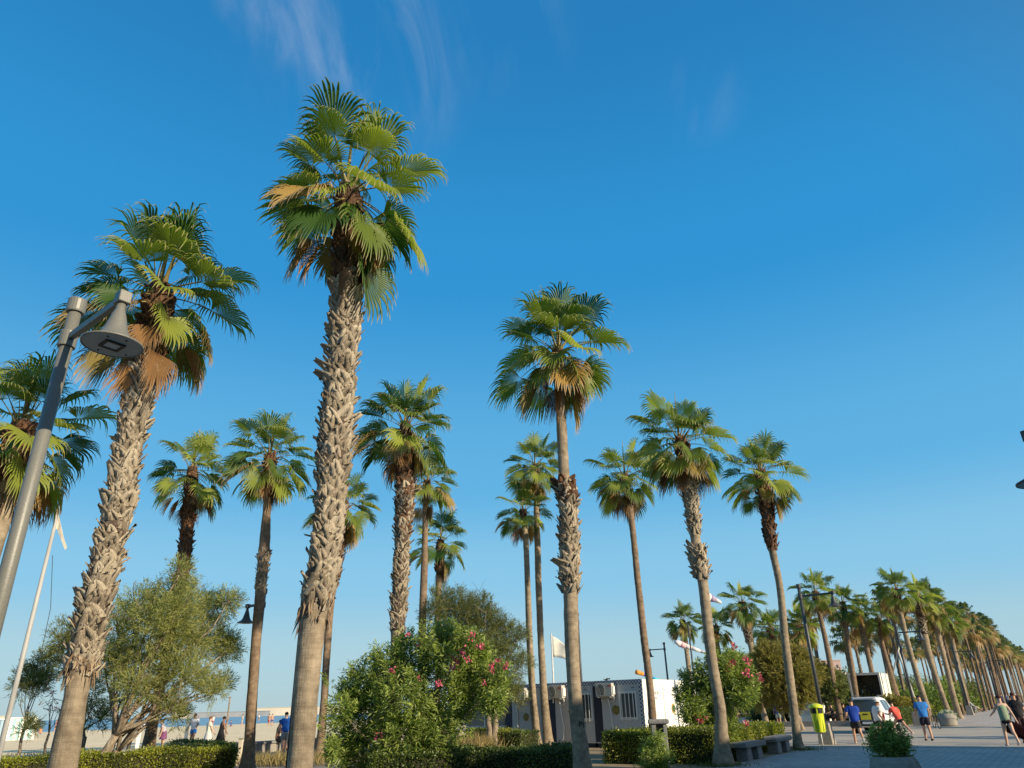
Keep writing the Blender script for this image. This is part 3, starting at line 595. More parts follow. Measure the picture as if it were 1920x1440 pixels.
# --- the long avenue: palms too small to show single leaves (trunk, crown)
def far_crown(seed):
    r = random.Random(seed); V = []; Q = []; A = []
    for i in range(30):
        f = (i+0.5)/30; az = math.radians(i*137.5+r.uniform(-15, 15)); el = math.radians(80-140*f**0.9+r.uniform(-10, 10))
        d = Vector((math.cos(az)*math.cos(el), math.sin(az)*math.cos(el), math.sin(el))); c = d*r.uniform(0.75, 1.0)+Vector((0, 0, -0.15-0.35*f))
        s = Vector((-math.sin(az), math.cos(az), 0)); n = 11; tone = r.uniform(0, 1) if f < 0.55 else r.uniform(0.7, 1.6)
        b = len(V); V += [tuple(d*0.1+Vector((0, 0, -0.5*f))), tuple(d*0.1+s*0.03+Vector((0, 0, -0.5*f))), tuple(c+s*0.02), tuple(c-s*0.02)]; Q.append((b, b+1, b+2, b+3)); A += [0.4]*4
        for k in range(n):
            a = math.radians(-110+220*(k+0.5)/n); dd = (d*math.cos(a)+s*math.sin(a)).normalized(); w = (-d*math.sin(a)+s*math.cos(a))
            R = r.uniform(0.85, 1.05)*(1-0.25*abs(a)/2); m = c+dd*R*0.55; hw = 0.55*R*0.17
            t = c+dd*R*0.9+Vector((0.10, 0, -R*r.uniform(0.25, 0.6)))
            b = len(V); V += [tuple(c), tuple(m-w*hw), tuple(t), tuple(m+w*hw+Vector((0, 0, 0.03)))]; Q.append((b, b+1, b+2, b+3)); A += [tone, tone, min(1.6, tone+0.3), tone]
    return V, Q, A
mFarLeaf = bpy.data.materials.new('far_palm_leaf'); mFarLeaf.use_nodes = True
def _farleaf():
    t = mFarLeaf.node_tree; b = t.nodes['Principled BSDF']; b.inputs['Roughness'].default_value = 0.45
    at_ = N(t, 'ShaderNodeAttribute', attribute_name='var'); cr_ = N(t, 'ShaderNodeValToRGB'); dv = N(t, 'ShaderNodeMath', operation='DIVIDE'); dv.inputs[1].default_value = 1.6
    e = cr_.color_ramp.elements; e[0].color = (0.050, 0.098, 0.024, 1); e[1].color = (0.36, 0.22, 0.09, 1)
    x = e.new(0.5); x.color = (0.165, 0.205, 0.045, 1); x = e.new(0.72); x.color = (0.30, 0.24, 0.075, 1)
    t.links.new(at_.outputs['Fac'], dv.inputs[0]); t.links.new(dv.outputs[0], cr_.inputs[0]); t.links.new(cr_.outputs[0], b.inputs['Base Color'])
    tr = N(t, 'ShaderNodeBsdfTranslucent'); t.links.new(cr_.outputs[0], tr.inputs[0]); ms = N(t, 'ShaderNodeMixShader'); ms.inputs[0].default_value = 0.35
    t.links.new(b.outputs[0], ms.inputs[1]); t.links.new(tr.outputs[0], ms.inputs[2]); t.links.new(ms.outputs[0], t.nodes['Material Output'].inputs[0])
_farleaf()
FARC = []
for i in range(5):
    V, Q, A = far_crown(700+i); FARC.append(np_mesh('crown', V, Q, mFarLeaf, A))
def far_trunk(seed, shag):
    r = random.Random(seed); mb = MB(); H = 10.0; L = []; R = []
    lean = r.uniform(-0.25, 0.25)
    for k in range(26):
        z = H*k/25; rr = 0.185*(1.25 if k == 0 else 1)*(1-0.2*z/H)
        if z > H-shag: rr = rr*1.25+0.05*(k % 2)+r.uniform(-0.02, 0.02)
        L.append((lean*math.sin(z/H*2.2), 0.2*lean*z/H, z)); R.append(rr)
    mb.tube(L, R, n=8); V, Q = [], []
    for i in range(int(shag*16)):                        # stubs of old leaf bases
        z = H-shag+shag*i/(shag*16); a = i*2.4; c, s_ = math.cos(a), math.sin(a); x = lean*math.sin(z/H*2.2); y = 0.2*lean*z/H
        b = 0.16; o = 0.34+r.uniform(0, 0.07)
        mb.add([(x+c*b-s_*0.13, y+s_*b+c*0.13, z), (x+c*b+s_*0.13, y+s_*b-c*0.13, z), (x+c*o, y+s_*o, z+0.28)], [(0, 1, 2)], 1)
    return mb.mesh('trunk', [mTrunkB, mBoot])
FART = [far_trunk(800+i, sg) for i, sg in enumerate((0.8, 5.5, 3.0, 7.0, 1.2))]
GR = {}
def far_palm(p, h, i, label, group, kind=None):
    r = random.Random(i*77+5)
    root = empty('palm_tree', p, r.uniform(0, 6.28), cat='palm tree', label=label, group=group)
    t = link('trunk', FART[i % 5 if kind is None else kind], root); t.scale = (h/10*0.78, h/10*0.78, h/10)
    me = FART[i % 5]; c = link('crown', FARC[r.randrange(5)], root)
    s = r.uniform(0.95, 1.15); top = max(t.data.vertices, key=lambda q: q.co.z).co
    c.location = (top.x*h/10, top.y*h/10, h-0.1); c.scale = (s, s, s*1.05); c.rotation_euler = (0.0, 0, r.uniform(0, 6))
    return root
i = 0
ORD = 'first second third fourth fifth sixth seventh eighth ninth tenth eleventh twelfth thirteenth fourteenth'.split(); LINE = {-9.2: 'front line', -14.5: 'second line', -20.5: 'third line', -27: 'seaward line'}
lab_front = 'small distant fan palm in the front line of the avenue receding to the right'
lab_mid = 'small distant fan palm in the second line of the avenue, behind the front line'
lab_back = 'tiny distant fan palm at the back of the avenue grove on the sea side'
for v, u0, du, n, lb, h0 in ((-9.2, 82, 6.4, 34, lab_front, 10.6), (-14.5, 86, 7.4, 28, lab_mid, 10.6), (-20.5, 100, 8.5, 20, lab_back, 10.0)):
    for k in range(n):
        r = random.Random(int(v*10)+k*13); i += 1
        lbk = '%s palm of the %s of the receding avenue, counted from the plaza' % (ORD[k], LINE[v]) if k < (14 if v > -15 else 8) else lb
        far_palm(uv(u0+du*k+r.uniform(-1.5, 1.5), v+r.uniform(-0.6, 0.6)), h0+r.uniform(-1.5, 1.2), i, lbk, 'palms of the long avenue')
for k, (px, py, D, h) in enumerate(((1604, 1310, 112, 9.5), (1641, 1310, 118, 9.2), (1684, 1308, 108, 9.6), (1470, 1316, 100, 10.3), (1512, 1314, 98, 9.6), (1545, 1312, 96, 11.0))):
    p = at(px, py, D); i += 1
    far_palm(Vector((p.x, p.y, 0)), h, i, ['pale distant palm seen behind the box truck roof, left one', 'pale distant palm seen over the middle of the box truck', 'pale distant palm at the foot of the leaning white mast', 'distant dark palm behind the brownish tree left of the bare stem', 'distant dark palm behind the tall plaza street lamp', 'distant dark palm between the plaza street lamp and its neighbour trunk'][k], 'palms behind the plaza', kind=1)

for k, (u, v, h) in enumerate(((39.5, 21, 9.5), (45.5, 24, 9.0), (52.5, 20, 9.8))):
    far_palm(uv(u, v), h, 40+k, ('first', 'second', 'third')[k]+' palm of the inland side street whose shadow crosses the plaza', 'palms of the inland side street', kind=0)

# ================================================================== STREET LAMPS
def street_lamp(p, h, side, label, dark=False, plinth=True, arm=1.25, scale=1.0, group='bell shaped street lamps'):
    """steel pole with a collar cap, one side arm (along side, in world xy) and a hanging bell head"""
    a = math.atan2(side[1], side[0]); root = empty('street_lamp', p, a, cat='street lamp', label=label, group=group)
    m = mSteelD if dark else mSteel; z0 = 0.0
    if plinth:
        b = MB(); b.box((0, 0, 0.41), (0.58, 0.58, 0.82), taper=0.78); b.build('plinth', mConc, root, bevel=0.02); z0 = 0.8
    b = MB(); b.lathe([(0.086, z0), (0.078, h*0.5), (0.070, h-0.02)], 20); b.build('pole', m, root, smooth=False if False else True)
    b = MB(); b.lathe([(0.0, h+0.045), (0.075, h+0.045)][::-1] and [(0.098, h-0.15), (0.104, h-0.13), (0.104, h+0.01), (0.094, h+0.03)], 20); b.build('cap', m, root, bevel=0.0)
    zc = h-0.52
    b = MB(); b.lathe([(0.094, zc-0.10), (0.098, zc-0.09), (0.098, zc+0.09), (0.094, zc+0.10)], 20); b.build('clamp', m, root)
    b = MB(); b.box((0.10+arm/2, 0, zc+0.02), (arm, 0.065, 0.085)); b.build('arm', m, root, bevel=0.008)
    x = 0.10+arm; b = MB(); b.box((x+0.02, 0, zc+0.03), (0.15, 0.13, 0.14)); b.build('bracket', m, root, bevel=0.012)
    head = MB(); zt = zc-0.045
    head.lathe([(0.045, zt), (0.048, zt-0.07), (0.060, zt-0.10), (0.078, zt-0.16), (0.098, zt-0.24), (0.120, zt-0.32), (0.150, zt-0.385), (0.205, zt-0.435), (0.275, zt-0.470), (0.300, zt-0.482), (0.300, zt-0.500), (0.288, zt-0.503)], 40, (x+0.02, 0, 0), capb=True, capt=False)
    hd = head.build('lamp_head', m, root, smooth=True)
    b = MB(); b.lathe([(0.0005, zt-0.497), (0.286, zt-0.497)], 40, (x+0.02, 0, 0), capb=False, capt=False); b.build('underside', mUnder, hd)
    b = MB(); c = (x+0.02, 0)
    for sx, sy, dx, dy in ((0, 0.085, 0.2, 0.03), (0, -0.085, 0.2, 0.03), (0.085, 0, 0.03, 0.14), (-0.085, 0, 0.03, 0.14)): b.box((c[0]+sx, c[1]+sy, zt-0.503), (dx, dy, 0.018), m=0)
    b.build('led_frame', mBlack, hd)
    b = MB(); b.box((c[0], c[1], zt-0.501), (0.14, 0.14, 0.008)); b.build('led_panel', mLens, hd)
    b = MB()
    for sx, sy in ((0.21, 0.05), (-0.21, -0.05), (0.17, -0.12), (-0.12, 0.2)): b.box((c[0]+sx, c[1]+sy, zt-0.500), (0.016, 0.016, 0.012))
    b.build('screw', mBlack, hd)
    return root
dl = at(138, 565, 1.0); hl = 6.4
D0 = (hl-EYE)/(dl.z-EYE)
pl = at(59, 900, D0); 
street_lamp(Vector((pl.x, pl.y, 0)), hl, (math.cos(math.radians(-38)), math.sin(math.radians(-38))), 'near grey street lamp at the left with its bell head hanging under the arm')
nd = (NV.x, NV.y); sd_ = (-NV.x, -NV.y)
def lamp_at(px, py, topy, side, label, **k):
    p = gnd(px, py); D = math.hypot(p.x, p.y); tx = k.pop('topx', px); z = at(tx, topy, D).z
    return street_lamp(p, z, side, label, dark=True, **k)
lamp_at(1552, 1396, 1097, nd, 'tall dark street lamp on a concrete plinth behind the lime bin', topx=1492)
lamp_at(1723, 1361, 1172, nd, 'dark street lamp on a concrete plinth beside the man in the blue shirt', topx=1677)
lamp_at(1820, 1341, 1212, nd, 'dark street lamp among the avenue trunks beside the reclining person', topx=1788)
lamp_at(1876, 1328, 1232, nd, 'farthest dark street lamp among the avenue trunks at right', topx=1853)
p = at(1258, 1330, 66); street_lamp(Vector((p.x, p.y, 0)), at(1246, 1205, 66).z, sd_, 'dark street lamp rising behind the white cabin, head turned to the sea', dark=True, plinth=False)
p = at(474, 1300, 27.6); zt = at(480, 1128, 27.6).z; street_lamp(Vector((p.x, p.y, 0)), zt+0.42, sd_, 'dark street lamp hidden behind the slender left palm, only head and arm showing', dark=True, plinth=False, arm=0.75)
p = at(551, 1310, 24); root = empty('post', Vector((p.x, p.y, 0)), 0, cat='post', label='thin dark post along the left edge of the tallest palm trunk')
b = MB(); b.lathe([(0.065, 0), (0.05, 5.0)], 10); b.build('pole', mSteelD, root, smooth=True); b = MB(); b.lathe([(0.07, 5.0), (0.07, 5.12)], 10); b.build('cap', mSteelD, root)
p = at(1090, 1280, 44); street_lamp(Vector((p.x, p.y, 0)), at(1082, 1150, 44).z, sd_, 'dark lamp pole standing behind the cabins beside the smooth palm', dark=True, plinth=False, arm=0.3)
p = at(2003, 935, 11.0); zt = at(1916, 914, 10.2).z+0.60; street_lamp(Vector((p.x+0.25, p.y, 0)), zt+0.5, (-0.86, -0.5), 'street lamp head dark in silhouette, cut off by the right edge of the photo', dark=True, plinth=True, arm=0.82)  # dark tone paints the silhouette of the same grey lamp type
# slim modern lamps
for px, py, top, tx, lb in ((1552, 1330, 1213, 1527, 'slim grey modern street lamp far behind the tall plaza lamp'), (1309, 1330, 1170, 1300, 'slim dark post rising behind the smaller oleander')):
    D = 75 if px > 1500 else 52; p = at(px, py, D); z = at(tx, top, D).z; root = empty('street_lamp', Vector((p.x, p.y, 0)), 0, cat='street lamp', label=lb)
    b = MB(); b.lathe([(0.08, 0), (0.05, z)], 10); b.build('pole', mSteelD, root, smooth=True)
    if px > 1500: b = MB(); b.box((-0.35, 0, z), (0.9, 0.16, 0.07)); b.build('lamp_head', mSteelD, root)

# flagpole with a torn flag (left), and the white flag behind the cabins
D = 17.0; p0 = at(6, 1380, D); p1 = at(118, 922, D)
root = empty('flagpole', Vector((p0.x, p0.y, 0)), 0, cat='flagpole', label='leaning looking white flagpole by the left edge with a shredded flag remnant')
q1 = Vector((p1.x-p0.x, p1.y-p0.y, p1.z)); b = MB(); b.tube([(0, 0, 0), tuple(q1*0.5), tuple(q1)], [0.050, 0.043, 0.030], n=12); b.build('pole', mMast, root, smooth=True)
def clothmesh(pts_a, pts_b, th=0.004):
    b = MB(); n = len(pts_a)
    for k in range(n-1): b.quad(pts_a[k], pts_a[k+1], pts_b[k+1], pts_b[k])
    return b
mFlag = mat('flag_cloth', (0.72, 0.68, 0.58), (0.62, 0.58, 0.5), scale=6, rough=0.9)
A_ = [q1+Vector(v) for v in ((0.02, 0, -0.45), (0.08, 0.02, -0.62), (0.24, 0, -0.95), (0.34, 0.02, -1.15))]; B_ = [q1+Vector(v) for v in ((-0.02, 0, -0.72), (0.05, 0.03, -0.78), (0.20, 0, -1.0), (0.31, 0.02, -1.20))]
o = clothmesh(A_, B_).build('flag', mFlag, root); o.modifiers.new('solid', 'SOLIDIFY').thickness = 0.006
b = MB(); rp = at(95, 1140, D)-Vector((p0.x, p0.y, 0)); b.tube([tuple(q1-Vector((-0.1, 0, 1.3))), tuple(rp), tuple(at(75, 1235, D)-Vector((p0.x, p0.y, 0)))], 0.006, n=5); b.build('halyard', mSteelD, root)
D = 46; p0 = at(1040, 1330, D); p1 = at(1029, 1188, D)
root = empty('flagpole', Vector((p0.x, p0.y, 0)), 0, cat='flagpole', label='white flagpole with a pale hanging flag behind the cabins')
zt = p1.z; b = MB(); b.tube([(0, 0, 0), (0, 0, zt)], [0.06, 0.045], n=10); b.build('pole', mPole, root, smooth=True)
b = MB(); nx, nz = 8, 6; G = []
for i_ in range(nx+1):
    for j_ in range(nz+1):
        s, t_ = i_/nx, j_/nz; G.append((0.05+s*1.15*(0.75+0.25*t_), 0.18*math.sin(s*5+t_*2)*s, zt-0.15-1.2*t_*(1-0.25*s)-0.45*s*s-0.25*s))
b.add(G, [(i_*(nz+1)+j_, (i_+1)*(nz+1)+j_, (i_+1)*(nz+1)+j_+1, i_*(nz+1)+j_+1) for i_ in range(nx) for j_ in range(nz)])
o = b.build('flag', mFlag, root, smooth=True); o.modifiers.new('solid', 'SOLIDIFY').thickness = 0.008
# kites and windsocks
def kite(name, label, D, pts, w, cols, cat='windsock'):
    P = [at(x, y, D+k*0.3) for k, (x, y) in enumerate(pts)]; root = empty(name, P[0], 0, cat=cat, label=label, group='windsocks flying over the cabins'); n = len(cols)
    for k in range(n):
        a, b_ = P[0].lerp(P[-1], k/n), P[0].lerp(P[-1], (k+1)/n)
        if len(P) > 2:
            seg = lambda t: P[min(len(P)-2, int(t*(len(P)-1)))].lerp(P[min(len(P)-2, int(t*(len(P)-1)))+1], t*(len(P)-1)-min(len(P)-2, int(t*(len(P)-1))))
            a, b_ = seg(k/n), seg((k+1)/n)
        m = MB(); m.tube([a-P[0], b_-P[0]], [w[k], w[k+1]], n=10); m.build('sock_band', cols[k], root, smooth=True)
cO = mat('orange_nylon', (0.75, 0.28, 0.05), rough=0.7); cB = mat('blue_nylon', (0.03, 0.10, 0.55), rough=0.7); cC = mat('cyan_nylon', (0.05, 0.45, 0.65), rough=0.7); cP = mat('pink_nylon', (0.72, 0.42, 0.46), rough=0.7); cW = mat('white_nylon', (0.72, 0.66, 0.66), rough=0.7)
kite('windsock', 'orange and blue windsock tail passing behind the slender palm trunk at the cabin', 44, [(1193, 1260), (1206, 1264), (1222, 1270), (1249, 1282)], (0.13, 0.12, 0.10, 0.09, 0.085, 0.08, 0.05), [cO, cO, cB, cB, cC, cP])
kite('windsock', 'pale pink and white windsock trailing near the small palm', 58, [(1266, 1203), (1281, 1210), (1300, 1216), (1332, 1228)], (0.12, 0.24, 0.2, 0.16, 0.12, 0.05), [cW, cP, cW, cW, cW])
kite('windsock', 'white and lilac windsock tip right of the ragged collared palm trunk', 58, [(1322, 1118), (1335, 1122), (1352, 1130)], (0.4, 0.3, 0.2, 0.1), [cW, mat('lilac_nylon', (0.35, 0.28, 0.42), rough=0.7), cW])
# leaning white mast on the avenue lawn
D = 75; a, b_, c = at(1684, 1222, D), at(1726, 1338, D), at(1670, 1262, D)
root = empty('mast', Vector((b_.x, b_.y, 0)), 0, cat='mast', label='leaning white mast with a cross brace among the avenue palms')
m = MB(); o_ = Vector((b_.x, b_.y, 0)); m.tube([b_-o_-Vector((0, 0, b_.z)), a-o_], 0.09, n=8); m.build('pole', mPole, root, smooth=True)
m = MB(); m.tube([at(1673, 1268, D)-o_, at(1683, 1212, D)-o_+Vector((0.3, 0, 0.3))], 0.07, n=8); m.build('brace', mPole, root, smooth=True)

# ================================================================== SHRUBS, TREES, HEDGES
def px_clusters(cl, D, thick=0.8, rng=None):
    out = []
    for c in cl:
        d = D+(rng.uniform(-thick, thick) if len(c) < 4 else c[3]); p = at(c[0], c[1], d); out.append((np.array(p), c[2]*depth(p)/F))
    return out
def limb(mb, a, b, r0, r1, r, n=6, wob=0.12):
    L = [a.lerp(b, k/5)+Vector((r.uniform(-1, 1), r.uniform(-1, 1), r.uniform(-0.5, 1)))*wob*(b-a).length*(0.3 if 0 < k < 5 else 0) for k in range(6)]
    mb.tube(L, [r0+(r1-r0)*k/5 for k in range(6)], n=n); return L
def feather_tree(name, label, cat, D, base, cl, m, seed, trunk=0.14, per=420, blade=0.19, wd=0.018, fork=0.35, bare=False, thick=0.9, stems=1):
    r = random.Random(seed); rng = np.random.default_rng(seed); b0 = at(base[0], base[1], D); b0.z = 0
    root = empty(name, b0, 0, cat=cat, label=label); C = px_clusters(cl, D, thick, rng); mb = MB(); tw = MB(); VV = []; AA = []; o = Vector(b0)
    cen = Vector(np.mean([c for c, _ in C], 0)); forks = []
    for k in range(stems):
        f = Vector((b0.x, b0.y, 0)).lerp(cen, fork+0.06*k)+Vector((r.uniform(-0.3, 0.3), r.uniform(-0.3, 0.3), 0))*(stems > 1)
        limb(mb, Vector((r.uniform(-0.25, 0.25)*(stems > 1), 0, -0.05)), f-o, trunk, trunk*0.7, r, n=8); forks.append(f)
    for c, rad in C:
        cv = Vector(c); f = min(forks, key=lambda q: (q-cv).length+r.uniform(0, 0.8)); limb(mb, f-o, cv-o, trunk*0.36, trunk*0.10, r)
        for k in range(7):
            e = cv+Vector(rng.normal(size=3))*rad*0.62; limb(tw, cv-o, e-o, trunk*0.12, 0.008, r, n=4)
            for q in range(3): limb(tw, e-o, e-o+Vector(rng.normal(size=3)+np.array([0, 0, 0.5]))*rad*0.3, 0.009, 0.004, r, n=3)
        if bare: continue
        n = int(4.6*per*max(0.35, (rad/0.55)**2)); ns = max(6, n//14)
        tips = c+unit(rng.normal(size=(ns, 3)))*(rad*rng.random((ns, 1))**0.45); dirs = unit((tips-c)/rad+rng.normal(size=(ns, 3))*0.35+np.array([0.2, 0, 0.6]))
        k = np.repeat(np.arange(ns), 14); t = rng.random((len(k), 1)); P = tips[k]+dirs[k]*t*blade*1.6+rng.normal(size=(len(k), 3))*0.035
        dv = unit(dirs[k]+rng.normal(size=(len(k), 3))*0.45); tone = np.clip(rng.random(ns)[k]*0.65+rng.random(len(k))*0.35, 0, 1)
        V, Q, A = blades(P, dv, blade*rng.uniform(0.5, 1.1, len(k)), np.full(len(k), wd), rng, 0.12, tone); VV.append(V); AA.append(A)
    mb.build('trunk', mBark, root, smooth=True); tag(tw.build('twigs', mTwig, root), kind='stuff')
    if VV:
        V = np.concatenate(VV)-np.array(o); me = np_mesh('foliage', V, np.arange(len(V)).reshape(-1, 4), m, np.concatenate(AA)); tag(link('foliage', me, root), kind='stuff')
    return root
feather_tree('tamarisk_tree', 'big feathery yellow green tamarisk growing around the shaded dark palm trunk at left', 'tree', 25.5, (182, 1412),
    [(196, 1222, 22), (205, 1262, 26), (250, 1150, 38), (282, 1130, 30), (296, 1175, 48), (222, 1188, 36), (332, 1112, 30), (338, 1075, 20), (330, 1150, 40), (372, 1145, 36), (404, 1140, 26), (428, 1128, 16), (345, 1200, 46), (392, 1205, 38), (418, 1222, 24), (436, 1214, 10), (270, 1240, 46), (222, 1246, 34), (305, 1285, 34), (345, 1262, 34), (376, 1285, 24), (400, 1300, 16), (415, 1282, 12), (250, 1290, 30), (225, 1320, 22), (335, 1345, 16), (318, 1330, 16)],
    mTam, 5, trunk=0.15, per=560, stems=3, thick=1.2, fork=0.24)
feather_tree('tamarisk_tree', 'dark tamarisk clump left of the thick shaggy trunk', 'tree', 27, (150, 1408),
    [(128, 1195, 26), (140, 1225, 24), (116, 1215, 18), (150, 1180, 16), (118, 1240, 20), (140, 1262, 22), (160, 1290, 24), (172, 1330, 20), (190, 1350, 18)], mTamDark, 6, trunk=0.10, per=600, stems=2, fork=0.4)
feather_tree('tamarisk_tree', 'small leaning tamarisk with a thin curved stem beside the white flagpole', 'tree', 29, (36, 1412),
    [(70, 1256, 20), (84, 1240, 14), (52, 1272, 18), (40, 1290, 12), (62, 1290, 16), (80, 1275, 14), (52, 1366, 7)], mTamDark, 7, trunk=0.055, per=560, fork=0.55)
feather_tree('bare_sapling', 'leafless sapling with thin twigs left of the thick shaggy trunk', 'tree', 28, (86, 1425), [(102, 1310, 18), (92, 1330, 12), (112, 1330, 14), (100, 1295, 10)], mTam, 8, trunk=0.05, bare=True, fork=0.6)
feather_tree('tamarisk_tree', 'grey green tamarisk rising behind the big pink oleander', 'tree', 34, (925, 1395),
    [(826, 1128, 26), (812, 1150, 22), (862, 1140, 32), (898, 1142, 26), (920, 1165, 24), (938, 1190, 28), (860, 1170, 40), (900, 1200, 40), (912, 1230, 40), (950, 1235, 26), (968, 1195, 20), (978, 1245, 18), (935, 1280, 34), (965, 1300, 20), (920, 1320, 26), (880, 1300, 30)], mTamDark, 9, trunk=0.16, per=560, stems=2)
feather_tree('tamarisk_tree', 'brownish olive tree behind the smaller oleander and the bare palm stem', 'tree', 52, (1500, 1343),
    [(1418, 1262, 22), (1440, 1240, 24), (1468, 1250, 30), (1445, 1275, 30), (1492, 1240, 18), (1492, 1275, 28), (1420, 1295, 22), (1470, 1300, 26), (1500, 1300, 18), (1520, 1262, 14)], mOlive, 10, trunk=0.2, per=800, blade=0.34, wd=0.05)
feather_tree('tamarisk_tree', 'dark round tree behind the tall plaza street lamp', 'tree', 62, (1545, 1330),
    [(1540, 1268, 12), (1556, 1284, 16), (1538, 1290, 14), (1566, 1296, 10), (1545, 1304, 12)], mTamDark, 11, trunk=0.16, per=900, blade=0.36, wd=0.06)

def oleander(name, label, D, base, cl, seed, shoots=1100, leaf=0.125, flowers=(), m=mOle, thick=0.7, wd=0.024, stems=9, group=None, skirt=True):
    r = random.Random(seed); rng = np.random.default_rng(seed); b0 = at(base[0], base[1], D); b0.z = base[2] if len(base) > 2 else 0.0
    root = empty(name, b0, 0, cat='shrub', label=label, group=group); C = px_clusters(cl, D, thick, rng); o = np.array(b0)
    w = np.array([q**2 for _, q in C]); idx = rng.choice(len(C), shoots, p=w/w.sum()); cc = np.array([C[i][0] for i in idx]); rr = np.array([C[i][1] for i in idx])[:, None]
    dr = unit(rng.normal(size=(shoots, 3))+np.array([0, -0.25, 0.25])); T = cc+dr*rr*(0.60+0.42*rng.random((shoots, 1)))
    ax = unit(dr*0.8+np.array([0, 0, 0.75])+rng.normal(size=(shoots, 3))*0.35); T[:, 2] = np.maximum(T[:, 2], b0.z+0.08)
    nl = 16; k = np.repeat(np.arange(shoots), nl); j = np.tile(np.arange(nl), shoots); P = T[k]-ax[k]*((j/nl)*leaf*2.3)[:, None]
    rad = unit(np.cross(ax[k], rng.normal(size=(len(k), 3)))); up = (0.95-0.9*j/nl)[:, None]; dv = unit(rad+ax[k]*up*1.1+rng.normal(size=(len(k), 3))*0.12)
    tone = np.clip(rng.random(shoots)[k]*0.7+0.35*(1-j/nl)+rng.random(len(k))*0.15-0.1, 0, 1)
    V, Q, A = blades(P, dv, leaf*rng.uniform(0.75, 1.2, len(k)), np.full(len(k), wd), rng, 0.18, tone)
    tag(link('foliage', np_mesh('foliage', V-o, Q, m, A), root), kind='stuff')
    st = MB()
    for i in range(stems):
        c, q = C[r.randrange(len(C))]; limb(st, Vector((r.uniform(-0.3, 0.3), r.uniform(-0.2, 0.2), -0.03)), Vector(c)-Vector(o), 0.03, 0.01, r, n=5)
    for i in range(0, shoots, 3):
        c = cc[i]; a = Vector(c+(T[i]-c)*0.3-o); st.tube([a, Vector(T[i]-o)], [0.008, 0.004], n=3, cap=False)
    st.build('stems', mTwig, root)
    for fx, fy, fr in flowers:
        c, q = min(C, key=lambda t: (Vector(t[0])-at(fx, fy, D)).length); dd = D-0.6*q*0.9-0.35; p = at(fx, fy, dd); R = fr*depth(p)/F
        V = []; n = 26
        P0 = rng.normal(size=(n, 3))*R*0.36; dvv = unit(P0+rng.normal(size=(n, 3))*R*0.3); Vq, Qq, Aq = blades(P0, dvv, np.full(n, R*0.6), np.full(n, R*0.5), rng, 0.0)
        ob = link('flower', np_mesh('flower', Vq, Qq, mPink, Aq), root); ob.location = p-Vector(o)
    return root
oleander('oleander', 'large oleander full of pink flowers in front of the shaggy palm', 20.5, (770, 1440),
    [(690, 1285, 55), (730, 1250, 52), (770, 1225, 50), (815, 1210, 48), (860, 1215, 44), (895, 1235, 42), (925, 1270, 40), (925, 1310, 32), (880, 1290, 55), (820, 1290, 70), (755, 1310, 70), (690, 1340, 58), (660, 1300, 34), (640, 1330, 34), (640, 1380, 40), (690, 1400, 50), (750, 1390, 60), (810, 1370, 60), (855, 1345, 40), (840, 1185, 28), (880, 1195, 24), (640, 1420, 36), (612, 1265, 10), (622, 1400, 22), (800, 1420, 40), (700, 1445, 40), (770, 1450, 40)],
    21, shoots=2600, thick=0.7, leaf=0.17, wd=0.032, flowers=[(790, 1208, 7), (840, 1228, 8), (852, 1243, 11), (832, 1229, 8), (866, 1222, 9), (877, 1236, 6), (822, 1280, 7), (738, 1255, 8), (888, 1192, 7), (903, 1212, 7), (934, 1238, 6), (948, 1249, 7), (922, 1247, 6), (922, 1256, 6), (765, 1190, 5), (812, 1192, 6), (818, 1200, 6), (815, 1208, 5), (843, 1195, 5), (895, 1213, 5), (710, 1380, 9), (833, 1372, 6), (785, 1270, 4), (908, 1280, 5)])
oleander('oleander', 'smaller oleander with red pink flowers behind the ragged collared palm', 27.8, (1350, 1400),
    [(1300, 1290, 30), (1325, 1265, 32), (1360, 1250, 34), (1385, 1245, 30), (1400, 1270, 28), (1370, 1280, 38), (1405, 1290, 22), (1335, 1310, 42), (1295, 1325, 30), (1310, 1350, 34), (1350, 1345, 36), (1390, 1305, 24), (1282, 1262, 10), (1275, 1300, 16), (1340, 1235, 22), (1375, 1230, 20), (1325, 1375, 28), (1360, 1370, 26)],
    22, shoots=1500, thick=0.5, leaf=0.17, wd=0.033, flowers=[(1376, 1213, 7), (1372, 1243, 8), (1366, 1255, 8), (1400, 1237, 7), (1405, 1242, 7), (1401, 1263, 8), (1400, 1258, 6), (1424, 1266, 5), (1313, 1348, 9), (1345, 1240, 6), (1427, 1275, 5), (1398, 1356, 6)])
oleander('young_oleander', 'young slender leaved shrub in front of the stone drinking fountain', 22.6, (1228, 1440), [(1215, 1400, 20), (1235, 1395, 20), (1245, 1415, 20), (1222, 1425, 24), (1240, 1435, 20), (1212, 1440, 20), (1232, 1378, 10)], 23, shoots=260, thick=0.25, leaf=0.16, wd=0.02, stems=6)

